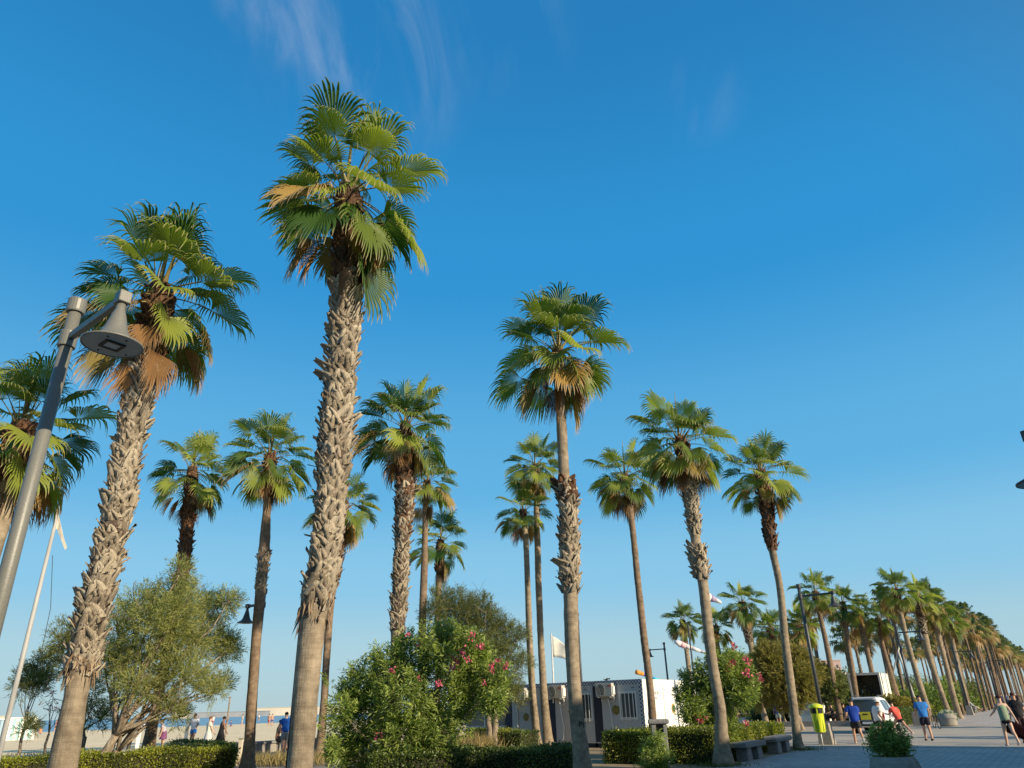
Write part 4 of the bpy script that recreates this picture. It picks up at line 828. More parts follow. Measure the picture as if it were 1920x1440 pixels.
def hedge(label, P, w, h, m, seed, dens=900, group='clipped hedges', leaf=0.06, lean=0.0):
    """clipped hedge along the ground polyline P (front edge), w deep to the left of its direction, h high"""
    rng = np.random.default_rng(seed); o = Vector((P[0].x, P[0].y, 0)); root = empty('hedge', o, 0, cat='hedge', label=label, group=group); core = MB(); VV = []; NN = []
    for a, b in zip(P, P[1:]):
        a = Vector((a.x, a.y, 0)); b = Vector((b.x, b.y, 0)); t = (b-a); L = t.length; t.normalize(); n = Vector((-t.y, t.x, 0))
        core.box((a+b)/2+n*w/2+Vector((0, 0, h/2-0.04))-o, (L-0.16, w-0.16, h-0.10), rz=math.atan2(t.y, t.x))  # dark core box added inside the leaves to block light
        for area, fn in ((L*h, 'f'), (L*h*0.6, 'k'), (L*w, 't'), (w*h, 's'), (w*h, 'e')):
            k = int(area*dens); s, q = rng.random(k), rng.random(k); A3 = np.array(a); T3 = np.array(t); N3 = np.array(n); Z = np.array([0, 0, 1.0])
            s = s[:, None]; q = q[:, None]
            if fn == 'f': p, nn = A3+T3*L*s+Z*h*q, -N3
            elif fn == 'k': p, nn = A3+T3*L*s+N3*w+Z*h*(0.4+0.6*q), N3
            elif fn == 't': p, nn = A3+T3*L*s+N3*w*q+Z*h, Z
            elif fn == 's': p, nn = A3+N3*w*s+Z*h*q, -T3
            else: p, nn = A3+T3*L+N3*w*s+Z*h*q, T3
            wav = 0.05*np.sin(p[:, :1]*2.1+p[:, 1:2]*1.7+p[:, 2:]*3)+rng.normal(size=(k, 1))*0.045-0.03; VV.append(p+nn*wav); NN.append(np.repeat(nn[None], k, 0))
    P_ = np.concatenate(VV); Nn = np.concatenate(NN); k = len(P_); dv = unit(Nn*0.7+rng.normal(size=(k, 3))*0.8+np.array([0, 0, 0.35]))
    tone = np.clip(0.5+0.3*np.sin(P_[:, 0]*3+P_[:, 1]*2.3)+rng.normal(size=k)*0.3, 0, 1)
    V, Q, A = blades(P_, dv, leaf*rng.uniform(0.7, 1.5, k), np.full(k, leaf*0.6), rng, 0.1, tone)
    core.build('dark_core', mCore, root); tag(link('foliage', np_mesh('foliage', V-np.array(o), Q, m, A), root), kind='stuff'); return root
def zed(px, py, z):      # ground point under a pixel that shows something z high
    d = ray(px, py); k = (z-EYE)/d.z; return Vector((d.x*k, d.y*k, 0))
ha, hb = zed(446, 1401, 0.85), zed(0, 1425, 0.85); dr_ = (hb-ha)
hedge('long bright green clipped hedge along the bottom left with a pale end post', [ha+dr_*1.25, ha], 1.0, 0.85, mHedge, 31, dens=1500)
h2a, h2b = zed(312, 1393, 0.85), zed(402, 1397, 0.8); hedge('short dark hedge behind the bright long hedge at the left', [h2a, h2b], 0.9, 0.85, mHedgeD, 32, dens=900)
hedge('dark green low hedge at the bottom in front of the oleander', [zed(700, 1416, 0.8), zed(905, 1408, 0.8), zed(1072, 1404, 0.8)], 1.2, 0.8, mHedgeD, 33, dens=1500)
hedge('pale squared hedge at the left end of the grey cabins', [zed(872, 1371, 0.85), zed(950, 1370, 0.85)], 1.3, 0.85, mHedge, 34, dens=800)
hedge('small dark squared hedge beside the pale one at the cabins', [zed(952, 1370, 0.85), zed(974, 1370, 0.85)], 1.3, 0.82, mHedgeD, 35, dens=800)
hedge('squared hedge with a sunlit top left of the stone drinking fountain', [gnd(1134, 1432), gnd(1345, 1434)], 1.3, 0.93, mHedge, 36, dens=1500)
hedge('clipped hedge running behind the two stone benches', [gnd(1368, 1428), gnd(1476, 1399)], 1.5, 0.85, mHedge, 37, dens=1300)
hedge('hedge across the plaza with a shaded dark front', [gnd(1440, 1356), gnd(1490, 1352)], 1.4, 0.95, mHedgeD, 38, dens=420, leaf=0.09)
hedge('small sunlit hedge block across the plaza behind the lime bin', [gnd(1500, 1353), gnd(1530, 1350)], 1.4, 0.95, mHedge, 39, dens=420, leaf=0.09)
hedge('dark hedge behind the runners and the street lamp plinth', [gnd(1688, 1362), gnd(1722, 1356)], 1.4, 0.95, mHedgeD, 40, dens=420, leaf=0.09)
hedge('bright green hedge behind the round planter at the avenue head', [uv(70.5, -10.6), uv(79, -10.6)], 1.6, 1.0, mHedge, 41, dens=420, leaf=0.09)
hedge('long dark hedge under the avenue palms beside the path', [uv(97, -11.5), uv(170, -11.5)], 1.6, 1.1, mHedgeD, 42, dens=120, leaf=0.16)
# bushes between the avenue lines
BUSH = [(67, -12.0, 1.3, mOlive, 'brown green bush at the foot of the tallest avenue palm'), (68, -18, 2.3, mTamDark, 'dark round bush behind the street lamp at the avenue head'), (74, -15, 2.0, mOlive, 'rusty bush between the first two avenue palms'), (80, -18, 2.8, mTamDark, 'tall dark bush behind the front avenue palm'), (88, -14, 2.2, mOle, 'leafy bush behind the bench at the avenue side'), (97, -18, 3.0, mTamDark, 'wide dark bush in the avenue grove'), (108, -13.5, 2.6, mOle, 'bright green bush behind the far street lamp'), (118, -19, 3.2, mTamDark, 'dark bush deep in the avenue grove'), (84, -26, 3.0, mTamDark, 'dark bush on the sea side of the avenue'), (100, -28, 3.2, mOlive, 'olive bush on the sea side of the avenue'), (130, -14, 2.6, mTamDark, 'low dark bush far along the avenue'), (146, -20, 3.4, mTamDark, 'large dark bush far along the avenue'), (76, -24, 2.4, mOlive, 'olive bush behind the leaning white mast')]
BUSH += [(92+k*17, -31+1.5*(k % 2), 3.4+0.5*(k % 3), (mTamDark, mOlive, mOle)[k % 3], ORD[k]+' tall bush of the seaward thicket behind the avenue trunks') for k in range(9)]
for i, (u, v, R, m, lb) in enumerate(BUSH):
    rng = np.random.default_rng(900+i); p = uv(u, v); root = empty('bush', p, 0, cat='bush', label=lb); n = 5200
    cs = rng.normal(size=(9, 3))*np.array([R*0.7, R*0.7, R*0.22])+np.array([0, 0, R*0.62]); k = rng.integers(0, 9, n); d = unit(rng.normal(size=(n, 3)))
    P = cs[k]+d*R*0.55*rng.random((n, 1))**0.4; P[:, 2] = np.abs(P[:, 2])+0.05; tn = np.clip(rng.random(9)[k]*0.6+rng.random(n)*0.4, 0, 1)
    V, Q, A = blades(P, unit(d+rng.normal(size=(n, 3))*0.5), np.full(n, 0.34), np.full(n, 0.13), rng, 0.2, tn); tag(link('foliage', np_mesh('foliage', V, Q, m, A), root), kind='stuff')
    st = MB(); rr = random.Random(i)
    for c in cs: limb(st, Vector((0, 0, -0.05)), Vector(c), 0.07, 0.02, rr, n=5)
    st.build('stems', mBark, root)
# dry grass patches
def grass(name, label, pts, n, h, m, seed, spread):
    rng = np.random.default_rng(seed); P = np.concatenate([np.array(p)+np.c_[rng.normal(size=(n, 2))*spread, np.zeros(n)] for p in pts]); P[:, 2] = 0.0; k = len(P)
    dv = unit(np.c_[rng.normal(size=(k, 2))*0.35, np.ones(k)]); V, Q, A = blades(P, dv, h*rng.uniform(0.5, 1.2, k), np.full(k, 0.022), rng, 0.1)
    o = tag(link(name, np_mesh(name, V, Q, m, A)), label, kind='stuff'); return o
grass('dry_grass', 'tall dry grass between the oleander and the pale hedge', [gnd(845, 1425), gnd(870, 1420), gnd(830, 1430), gnd(885, 1418)], 900, 0.95, mGrass, 50, 0.5)
grass('dry_grass', 'short dry weeds behind the long left hedge', [gnd(200, 1422), gnd(140, 1425), gnd(60, 1428), gnd(240, 1420)], 500, 0.5, mGrass, 51, 1.2)
grass('dry_grass', 'brown dry stalks at the foot of the slender left palm', [gnd(490, 1434), gnd(515, 1436), gnd(545, 1436), gnd(600, 1436)], 420, 0.55, mGrass, 52, 0.6)
grass('grass_tuft', 'green grass at the foot of the palms by the benches', [gnd(1357, 1437), gnd(1510, 1407), gnd(1340, 1437)], 260, 0.14, mHedgeD, 53, 0.35)

# ================================================================== CABINS
def checker(name, sc):
    m = bpy.data.materials.new(name); m.use_nodes = True; t = m.node_tree; b = t.nodes['Principled BSDF']; b.inputs['Roughness'].default_value = 0.5
    tc = N(t, 'ShaderNodeTexCoord'); ck = N(t, 'ShaderNodeTexChecker'); ck.inputs['Scale'].default_value = sc
    mp = N(t, 'ShaderNodeMapping'); mp.inputs['Location'].default_value = (0.011, 0.013, 0.017); t.links.new(tc.outputs['Object'], mp.inputs[0])
    ck.inputs['Color1'].default_value = (0.03, 0.045, 0.12, 1); ck.inputs['Color2'].default_value = (0.60, 0.60, 0.59, 1)
    t.links.new(mp.outputs[0], ck.inputs['Vector']); t.links.new(ck.outputs[0], b.inputs['Base Color']); return m
mCheck = checker('blue_white_checks', 12.5)
def star(mb, c, r, n=8, th=0.012, m=0):
    P = []
    for k in range(2*n):
        q = r if k % 2 == 0 else r*0.80; a = math.pi*k/n; P.append((c[0]+q*math.cos(a), c[2]+q*math.sin(a)))
    vs = [(x, c[1], z) for x, z in P]+[(x, c[1]-th, z) for x, z in P]; k = len(P)
    mb.add(vs, [tuple(range(k, 2*k))]+[(i, (i+1) % k, k+(i+1) % k, k+i) for i in range(k)], m)
def emblem(par, x, y, z, r=0.23, dark=False):
    b = MB(); star(b, (x, y, z), r); star(b, (x, y-0.012, z), r*0.74, 16, 0.006, 1); star(b, (x, y-0.018, z), r*0.55, 16, 0.006, 0); b.box((x, y-0.026, z), (r*0.42, 0.008, r*0.42), 1, mat=Matrix.Rotation(0.785, 4, 'Y')); b.box((x, y-0.031, z), (r*0.2, 0.006, r*0.34), 0)
    return b.build('badge', [mGold, mGreen], par)
def barwindow(par, x, z0, z1, w, y=0.0, bars=4):
    f = MB(); h = z1-z0
    f.box((x-w/2+0.03, y-0.02, (z0+z1)/2), (0.06, 0.05, h)); f.box((x+w/2-0.03, y-0.02, (z0+z1)/2), (0.06, 0.05, h)); f.box((x, y-0.02, z1-0.03), (w-0.12, 0.05, 0.06)); f.box((x, y-0.02, z0+0.03), (w-0.12, 0.05, 0.06))
    o = f.build('window', mPipe, par); g = MB(); g.box((x, y-0.012, (z0+z1)/2), (w-0.12, 0.012, h-0.12)); g.build('pane', mGlass, o)
    for k in range(bars):
        b = MB(); b.tube([(x-w*0.34+w*0.68*k/(bars-1), y-0.10, z0-0.04), (x-w*0.34+w*0.68*k/(bars-1), y-0.10, z1+0.04)], 0.018, n=6); b.build('bar', mPipe, o)
    b = MB()
    for zz in (z0+0.08, z1-0.08): b.box((x, y-0.085, zz), (w*0.9, 0.018, 0.03))
    b.build('rail', mPipe, o)
def aircon(par, x, z, y=0.0):
    b = MB(); b.box((x, y-0.20, z), (0.84, 0.30, 0.56)); o = b.build('air_conditioner', mAC, par, bevel=0.015)
    b = MB(); b.lathe([(0.235, 0), (0.235, 0.012), (0.06, 0.016), (0.0006, 0.016)], 28, capb=False, capt=False); me = b.build('fan_grille', mACd, o); me.matrix_local = Matrix.Translation((x-0.14, y-0.352, z)) @ Matrix.Rotation(math.pi/2, 4, 'X')
    b = MB()
    for k in range(4):
        q = 0.06+0.055*k; L = [(q*math.cos(a*math.pi/10), q*math.sin(a*math.pi/10), 0.02) for a in range(21)]; b.tube(L, 0.006, n=4, cap=False)
    for k in range(8): b.tube([(0.05*math.cos(k*0.785), 0.05*math.sin(k*0.785), 0.02), (0.235*math.cos(k*0.785), 0.235*math.sin(k*0.785), 0.02)], 0.005, n=4)
    g = b.build('fan_guard', mAC, o); g.matrix_local = Matrix.Translation((x-0.14, y-0.352, z)) @ Matrix.Rotation(math.pi/2, 4, 'X')
    b = MB(); b.box((x+0.30, y-0.354, z+0.16), (0.18, 0.008, 0.06)); b.build('label_plate', mRed, o)
    b = MB(); b.box((x+0.445, y-0.2, z-0.02), (0.05, 0.22, 0.36)); b.build('valve_cover', mWhite, o)
    for sx in (-0.3, 0.3):
        b = MB(); b.box((x+sx, y-0.18, z-0.30), (0.045, 0.36, 0.035)); b.box((x+sx, y-0.02, z-0.40), (0.045, 0.03, 0.17)); b.build('bracket', mPipe, o)
def pipe(par, pts, r=0.028): b = MB(); b.tube(pts, r, n=8); return b.build('drain_pipe', mPipe, par, smooth=True)
def cabin(k, origin, w, L, label, fn, last=False, first=False):
    root = empty('cabin', origin-NV*(w/2), ROT_AV, cat='cabin', label=label, group='grey police cabins side by side')
    b = MB(); b.box((0, L/2, 1.40), (w-0.012, L, 2.44)); b.build('body', mWhite, root)
    b = MB(); b.box((0, L/2, 0.10), (w-0.10, L-0.06, 0.20)); b.build('base_frame', mNavy, root)
    b = MB(); b.box((0, L/2, 2.68), (w, L+0.03, 0.14)); b.build('roof', mWhite, root)
    b = MB(); b.box((0, -0.022, 2.66), (w, 0.016, 0.20)); b.build('checkered_band', mCheck, root)
    fn(root, w)
    if last or first:
        s = 1 if last else -1; b = MB(); b.box((s*(w/2-0.075), -0.022, 1.36), (0.15, 0.016, 2.36)); b.build('corner_post', mCheck, root)
    return root
cc = at(1212, 1380, 35.0); cc.z = 0; PW = 2.53
def panel(root, x0, x1, m=mGreyPanel, z0=0.22, z1=2.54, y=-0.012, name='front_panel'):
    b = MB(); b.box(((x0+x1)/2, y, (z0+z1)/2), (x1-x0-0.006, 0.02, z1-z0)); return b.build(name, m, root)
def f4(r, w): panel(r, -w/2, -w/2+0.42, mNavy, y=-0.008, name='navy_strip'); panel(r, -w/2+0.42, w/2-0.16); barwindow(r, 0.52, 1.12, 2.28, 0.86, -0.022); emblem(r, -0.12, -0.023, 1.52); aircon(r, -0.50, 2.36, -0.02); pipe(r, [(-0.42, -0.16, 2.08), (-0.42, -0.12, 1.85), (-0.40, -0.06, 1.7), (-0.32, -0.055, 0.9), (-0.30, -0.055, 0.25)]); pipe(r, [(-0.12, -0.16, 2.08), (-0.10, -0.10, 1.95), (-0.2, -0.06, 1.88), (-0.38, -0.06, 1.86)]); pipe(r, [(0.16, -0.04, 0.22), (0.16, -0.04, 0.88)], 0.022); p_ = MB(); p_.box((0.80, -0.026, 2.42), (0.16, 0.006, 0.025)); p_.build('name_plate', mBlack, r)
def f3(r, w): panel(r, -w/2, -w/2+0.42, mNavy, y=-0.008, name='navy_strip'); panel(r, -w/2+0.42, w/2); barwindow(r, 0.80, 1.10, 2.28, 0.80, -0.022); emblem(r, 0.1, -0.023, 1.5); aircon(r, -0.62, 2.36, -0.02); pipe(r, [(-0.5, -0.16, 2.08), (-0.5, -0.1, 1.8), (-0.46, -0.06, 1.3), (-0.36, -0.055, 0.8), (-0.42, -0.06, 0.4), (-0.55, -0.08, 0.1)]); pipe(r, [(-0.28, -0.16, 2.08), (-0.26, -0.1, 1.95), (-0.3, -0.06, 1.8), (-0.46, -0.06, 1.76)]); p_ = MB(); p_.box((0.85, -0.026, 2.42), (0.16, 0.006, 0.025)); p_.build('name_plate', mBlack, r)
def f2(r, w): panel(r, -w/2, -w/2+0.42, mNavy, y=-0.008, name='navy_strip'); panel(r, -w/2+0.42, w/2); emblem(r, 0.0, -0.023, 1.30, 0.2); aircon(r, -0.25, 2.32, -0.02); pipe(r, [(-0.5, -0.16, 2.0), (-0.5, -0.08, 1.75), (-0.48, -0.055, 0.9), (-0.40, -0.055, 0.15)]); pipe(r, [(-0.34, -0.16, 2.0), (-0.34, -0.08, 1.85), (-0.48, -0.06, 1.72)])
def f1(r, w):
    for x0, x1 in ((-w/2+0.17, -0.02), (0.02, w/2)):
        o = panel(r, x0, x1, mTeal, z0=0.95, name='glass_panel'); panel(r, x0, x1, mGreyPanel, z0=0.22, z1=0.94)
    b = MB(); b.box((0, -0.03, 1.5), (0.05, 0.03, 2.1)); b.build('mullion', mPipe, r); emblem(r, 0.62, -0.024, 1.62, 0.22)
cabin(4, cc, 2.5, 6.2, 'rightmost grey cabin with barred window, gold badge and sunlit white end wall', f4, last=True)
cabin(3, cc-NV*PW, 2.5, 6.2, 'second cabin from the right with its barred window beside the smooth palm', f3)
cabin(2, cc-NV*PW*2, 2.5, 6.2, 'cabin behind the pair of close thin palms, with a white drain pipe and badge', f2)
cabin(1, cc-NV*PW*3, 2.5, 6.2, 'leftmost cabin with a dark glazed front and a pale badge', f1, first=True)
def text(body, size, mtl, M, parent, name, ext=0.002):
    c = bpy.data.curves.new(name, 'FONT'); c.body = body; c.size = size; c.extrude = ext; c.align_x = 'CENTER'; o = bpy.data.objects.new(name, c); COL.objects.link(o); c.materials.append(mtl); bpy.context.view_layer.update(); me = bpy.data.meshes.new_from_object(o.evaluated_get(bpy.context.evaluated_depsgraph_get())); bpy.data.objects.remove(o); o = link(name, me, parent); o.matrix_local = M; return o
cab4 = [o for o in bpy.data.objects if o.name.startswith('cabin') and 'rightmost' in o.get('label', '')][0]
mGreyInk = mat('grey_ink', (0.22, 0.22, 0.22), rough=0.6)
Ms = Matrix.Translation((1.252, 1.3, 2.12)) @ Matrix.Rotation(math.pi/2, 4, 'Z') @ Matrix.Rotation(math.pi/2, 4, 'X')
text('POLICIA', 0.19, mGreyInk, Ms, cab4, 'lettering'); text('LOCAL', 0.13, mGreyInk, Matrix.Translation((0, 0, -0.2)) @ Ms, cab4, 'lettering')
b = MB(); star(b, (0, 0, 0), 0.24); star(b, (0, -0.012, 0), 0.15, 16, 0.006, 1); o = b.build('badge', [mGold, mGreen], cab4); o.matrix_local = Matrix.Translation((1.247, 3.1, 1.5)) @ Matrix.Rotation(math.pi/2, 4, 'Z')
b = MB(); b.box((1.262, 2.2, 1.38), (0.03, 0.16, 2.3)); b.build('cable_duct', mWhite, cab4)
b = MB(); b.tube([(0, 0, 0), (0.03, 0, 0.06), (0.09, 0, 0.1), (0.17, 0, 0.09)], [0.02, 0.05, 0.045, 0.015], n=7); b.tube([(0.16, 0, 0.09), (0.22, 0, 0.13)], [0.035, 0.02], n=6); b.tube([(0.03, 0, 0.05), (-0.12, 0, 0.1)], [0.03, 0.008], n=6)
o = b.build('bird', mBlack, None, smooth=True); pb = at(1136, 1283, 36.5); o.location = (pb.x, pb.y, 2.75); tag(o, 'dark bird perched on the roof edge of the cabins', 'bird')
# graffiti letters sprayed on the smooth palm's lower trunk
cpalm = [o for o in bpy.data.objects if o.name.startswith('palm_tree') and 'smooth pale upper' in o.get('label', '')][0]
tc_ = bpy.data.curves.new('graffiti', 'FONT'); tc_.body = 'PIT'; tc_.size = 0.17; tmp = bpy.data.objects.new('tmp', tc_); COL.objects.link(tmp)
bpy.context.view_layer.update(); tme = bpy.data.meshes.new_from_object(tmp.evaluated_get(bpy.context.evaluated_depsgraph_get())); bpy.data.objects.remove(tmp)
gz = zpx(1088, 1362, DC); gp = path_of([(1093, 1440, 35), (1080, 1330, 27), (1073, 1230, 27)], DC); gq = interp(gp, gz); aim = math.atan2(-gq.y, -gq.x)
for v in tme.vertices:
    x, y = v.co.x, v.co.y; a = aim+0.1+x/(gq.w*1.05); q = interp(gp, gz+y); v.co = (q.x-cpalm.location.x+math.cos(a)*(q.w*1.05+0.012), q.y-cpalm.location.y+math.sin(a)*(q.w*1.05+0.012), gz+y-0.02*x/0.1)
tme.materials.append(mBlack); link('graffiti', tme, cpalm)

# ================================================================== STREET FURNITURE
# stone drinking fountain
pf = gnd(1243, 1440); pf = Vector((pf.x, pf.y, 0))*0.985; root = empty('drinking_fountain', pf, -0.15, cat='fountain', label='grey stone drinking fountain post with a square opening under its slab top')
b = MB(); b.box((0.0, 0, 0.44), (0.44, 0.40, 0.88)); b.build('pillar', mStone, root, bevel=0.03)
b = MB(); b.box((-0.16, 0, 1.03), (0.12, 0.40, 0.30)); b.box((0.17, 0, 1.03), (0.10, 0.40, 0.30)); b.box((0.02, 0.15, 1.03), (0.21, 0.08, 0.296)); b.build('opening_frame', mStone, root, bevel=0.01)
b = MB(); b.box((0, 0, 1.25), (0.62, 0.50, 0.13)); b.build('top_slab', mStone, root, bevel=0.04)
b = MB(); b.tube([(0.02, 0.1, 0.98), (0.02, 0.02, 1.0), (0.02, -0.02, 0.95)], 0.015, n=8); b.build('spout', mSteelD, root, smooth=True)
def bench(p, label, thick, rounded):
    root = empty('stone_bench', p, ROT_AV, cat='bench', label=label, group='stone benches by the hedge')
    b = MB(); b.box((0, 0, 0.46), (0.56, 1.95, thick)); b.build('seat', mStone, root, bevel=0.10 if rounded else 0.025)
    for s in (-0.5, 0.52):
        b = MB(); b.box((0, s, 0.19), (0.40, 0.44, 0.38), taper=0.94); b.build('leg', mStone, root, bevel=0.02)
bench(gnd(1405, 1425)+AV*0.1, 'nearer stone bench with a square edged slab seat beside the palm trunk', 0.15, False)
bench(gnd(1462, 1411), 'farther stone bench with a thick round edged seat between two palm trunks', 0.20, True)
bench(uv(76.5, -8.9), 'sunlit stone bench beside the front palm of the avenue', 0.16, False)
bench(uv(92, -8.9), 'stone bench with a reclining person far along the avenue', 0.16, False)
# lime bin on its post
pb_ = gnd(1543, 1399); root = empty('litter_bin', pb_, 0.5, cat='litter bin', label='lime yellow litter bin with a domed lid on a thin post by the plaza kerb')
b = MB(); b.tube([(0, 0, 0), (0, 0, 0.62)], 0.03, n=10); b.build('post', mPole, root, smooth=True)
b = MB(); n = 24
prof = [(0.185, 0.50), (0.20, 0.52), (0.245, 1.18), (0.25, 1.20)]; b.lathe(prof, n); 
for k in range(n):
    if k % 3 == 0: b.box((math.cos(2*math.pi*k/n)*0.226, math.sin(2*math.pi*k/n)*0.226, 0.85), (0.02, 0.03, 0.62), rz=2*math.pi*k/n)
b.build('bucket', mLime, root)
b = MB(); b.lathe([(0.225, 1.20), (0.235, 1.40)], n); b.build('liner', mBlack, root)
b = MB(); b.lathe([(0.27, 1.40), (0.28, 1.42), (0.27, 1.47), (0.20, 1.54), (0.08, 1.575), (0.001, 1.58)], n, capt=False); b.build('lid', mLime, root, smooth=True)
for k in range(4):
    a = 0.785+k*1.57; b = MB(); b.box((0.235*math.cos(a), 0.235*math.sin(a), 1.31), (0.03, 0.05, 0.22), rz=a); b.build('lid_support', mLime, root)
def planter(p, label, R, H):
    root = empty('planter', p, 0, cat='planter', label=label, group='round concrete planters')
    b = MB(); b.lathe([(R*0.80, 0), (R*0.92, 0.08), (R*1.0, H*0.55), (R*1.0, H*0.60)], 40); b.build('bowl', mConc, root, smooth=False)
    b = MB(); b.lathe([(R*1.03, H*0.60), (R*1.05, H*0.64), (R*0.98, H*0.85), (R*0.86, H), (R*0.74, H), (R*0.72, H*0.86)], 40, capt=False); b.build('rim', mConc, root, smooth=False)
    b = MB(); b.lathe([(R*0.73, H*0.87), (0.001, H*0.89)], 30, capb=False, capt=False); b.build('soil', mSoil, root); return root
pp = zed(1674, 1418, 0.62); planter(pp, 'round concrete planter in the shade at the bottom right', 0.47, 0.62); DP = math.hypot(pp.x, pp.y)
oleander('oleander', 'small oleander growing in the shaded round planter', DP, (1674, 1420, 0.5), [(1665, 1400, 24), (1645, 1388, 20), (1685, 1385, 22), (1662, 1375, 20), (1640, 1372, 12), (1692, 1402, 14), (1668, 1362, 10), (1632, 1398, 8)], 24, shoots=230, thick=0.18, leaf=0.125, wd=0.022, stems=10)
pp2 = gnd(1780, 1362); planter(pp2, 'round sunlit concrete planter beside the front avenue palm', 0.52, 0.72); D2 = math.hypot(pp2.x, pp2.y)
oleander('planter_flowers', 'white flowering plant in the sunlit round planter', D2, (1780, 1350, 0.6), [(1768, 1341, 8), (1778, 1339, 8), (1788, 1342, 6)], 25, shoots=90, thick=0.1, leaf=0.18, wd=0.05, stems=4, m=leafmat('white_flowering_leaf', (0.12, 0.17, 0.08), (0.70, 0.70, 0.62), trans=0.2))
# bicycle leaning beyond the man in blue
def yaw_(px): d = ray(px, 1330); return math.atan2(d.y, d.x)-math.pi/2
def bicycle(p, rz, label):
    root = empty('bicycle', p, rz, cat='bicycle', label=label)
    for y in (-0.52, 0.52):
        b = MB(); b.tube([(0, y+0.33*math.cos(a*math.pi/12), 0.34+0.33*math.sin(a*math.pi/12)) for a in range(25)], 0.02, n=6, cap=False); w = b.build('wheel', mTyre, root)
        b = MB()
        for k in range(8): b.tube([(0, y, 0.34), (0, y+0.32*math.cos(k*0.785), 0.34+0.32*math.sin(k*0.785))], 0.004, n=3)
        b.build('spokes', mRim, w)
    b = MB()
    for q in ([(0, -0.52, 0.34), (0, -0.15, 0.32), (0, 0.40, 0.78), (0, -0.25, 0.78), (0, -0.15, 0.32)], [(0, -0.52, 0.34), (0, -0.25, 0.78), (0, -0.30, 0.9)], [(0, 0.52, 0.34), (0, 0.38, 0.95)]): b.tube(q, 0.018, n=6)
    b.build('frame', mBlack, root)
    b = MB(); b.tube([(-0.28, 0.30, 1.0), (0, 0.38, 0.97), (0.28, 0.30, 1.0)], 0.014, n=6); b.build('handlebar', mBlack, root); b = MB(); b.box((0, -0.31, 0.92), (0.15, 0.26, 0.05)); b.build('saddle', mBlack, root, bevel=0.02)
    b = MB(); b.tube([(-0.12, -0.15, 0.20), (-0.05, -0.15, 0.2), (-0.03, -0.15, 0.32), (0.03, -0.15, 0.32), (0.05, -0.15, 0.44), (0.12, -0.15, 0.44)], 0.012, n=5); b.build('pedals', mBlack, root)
bicycle(gnd(1758, 1366), yaw_(1758)+0.25, 'dark bicycle standing beside the sunlit round planter')

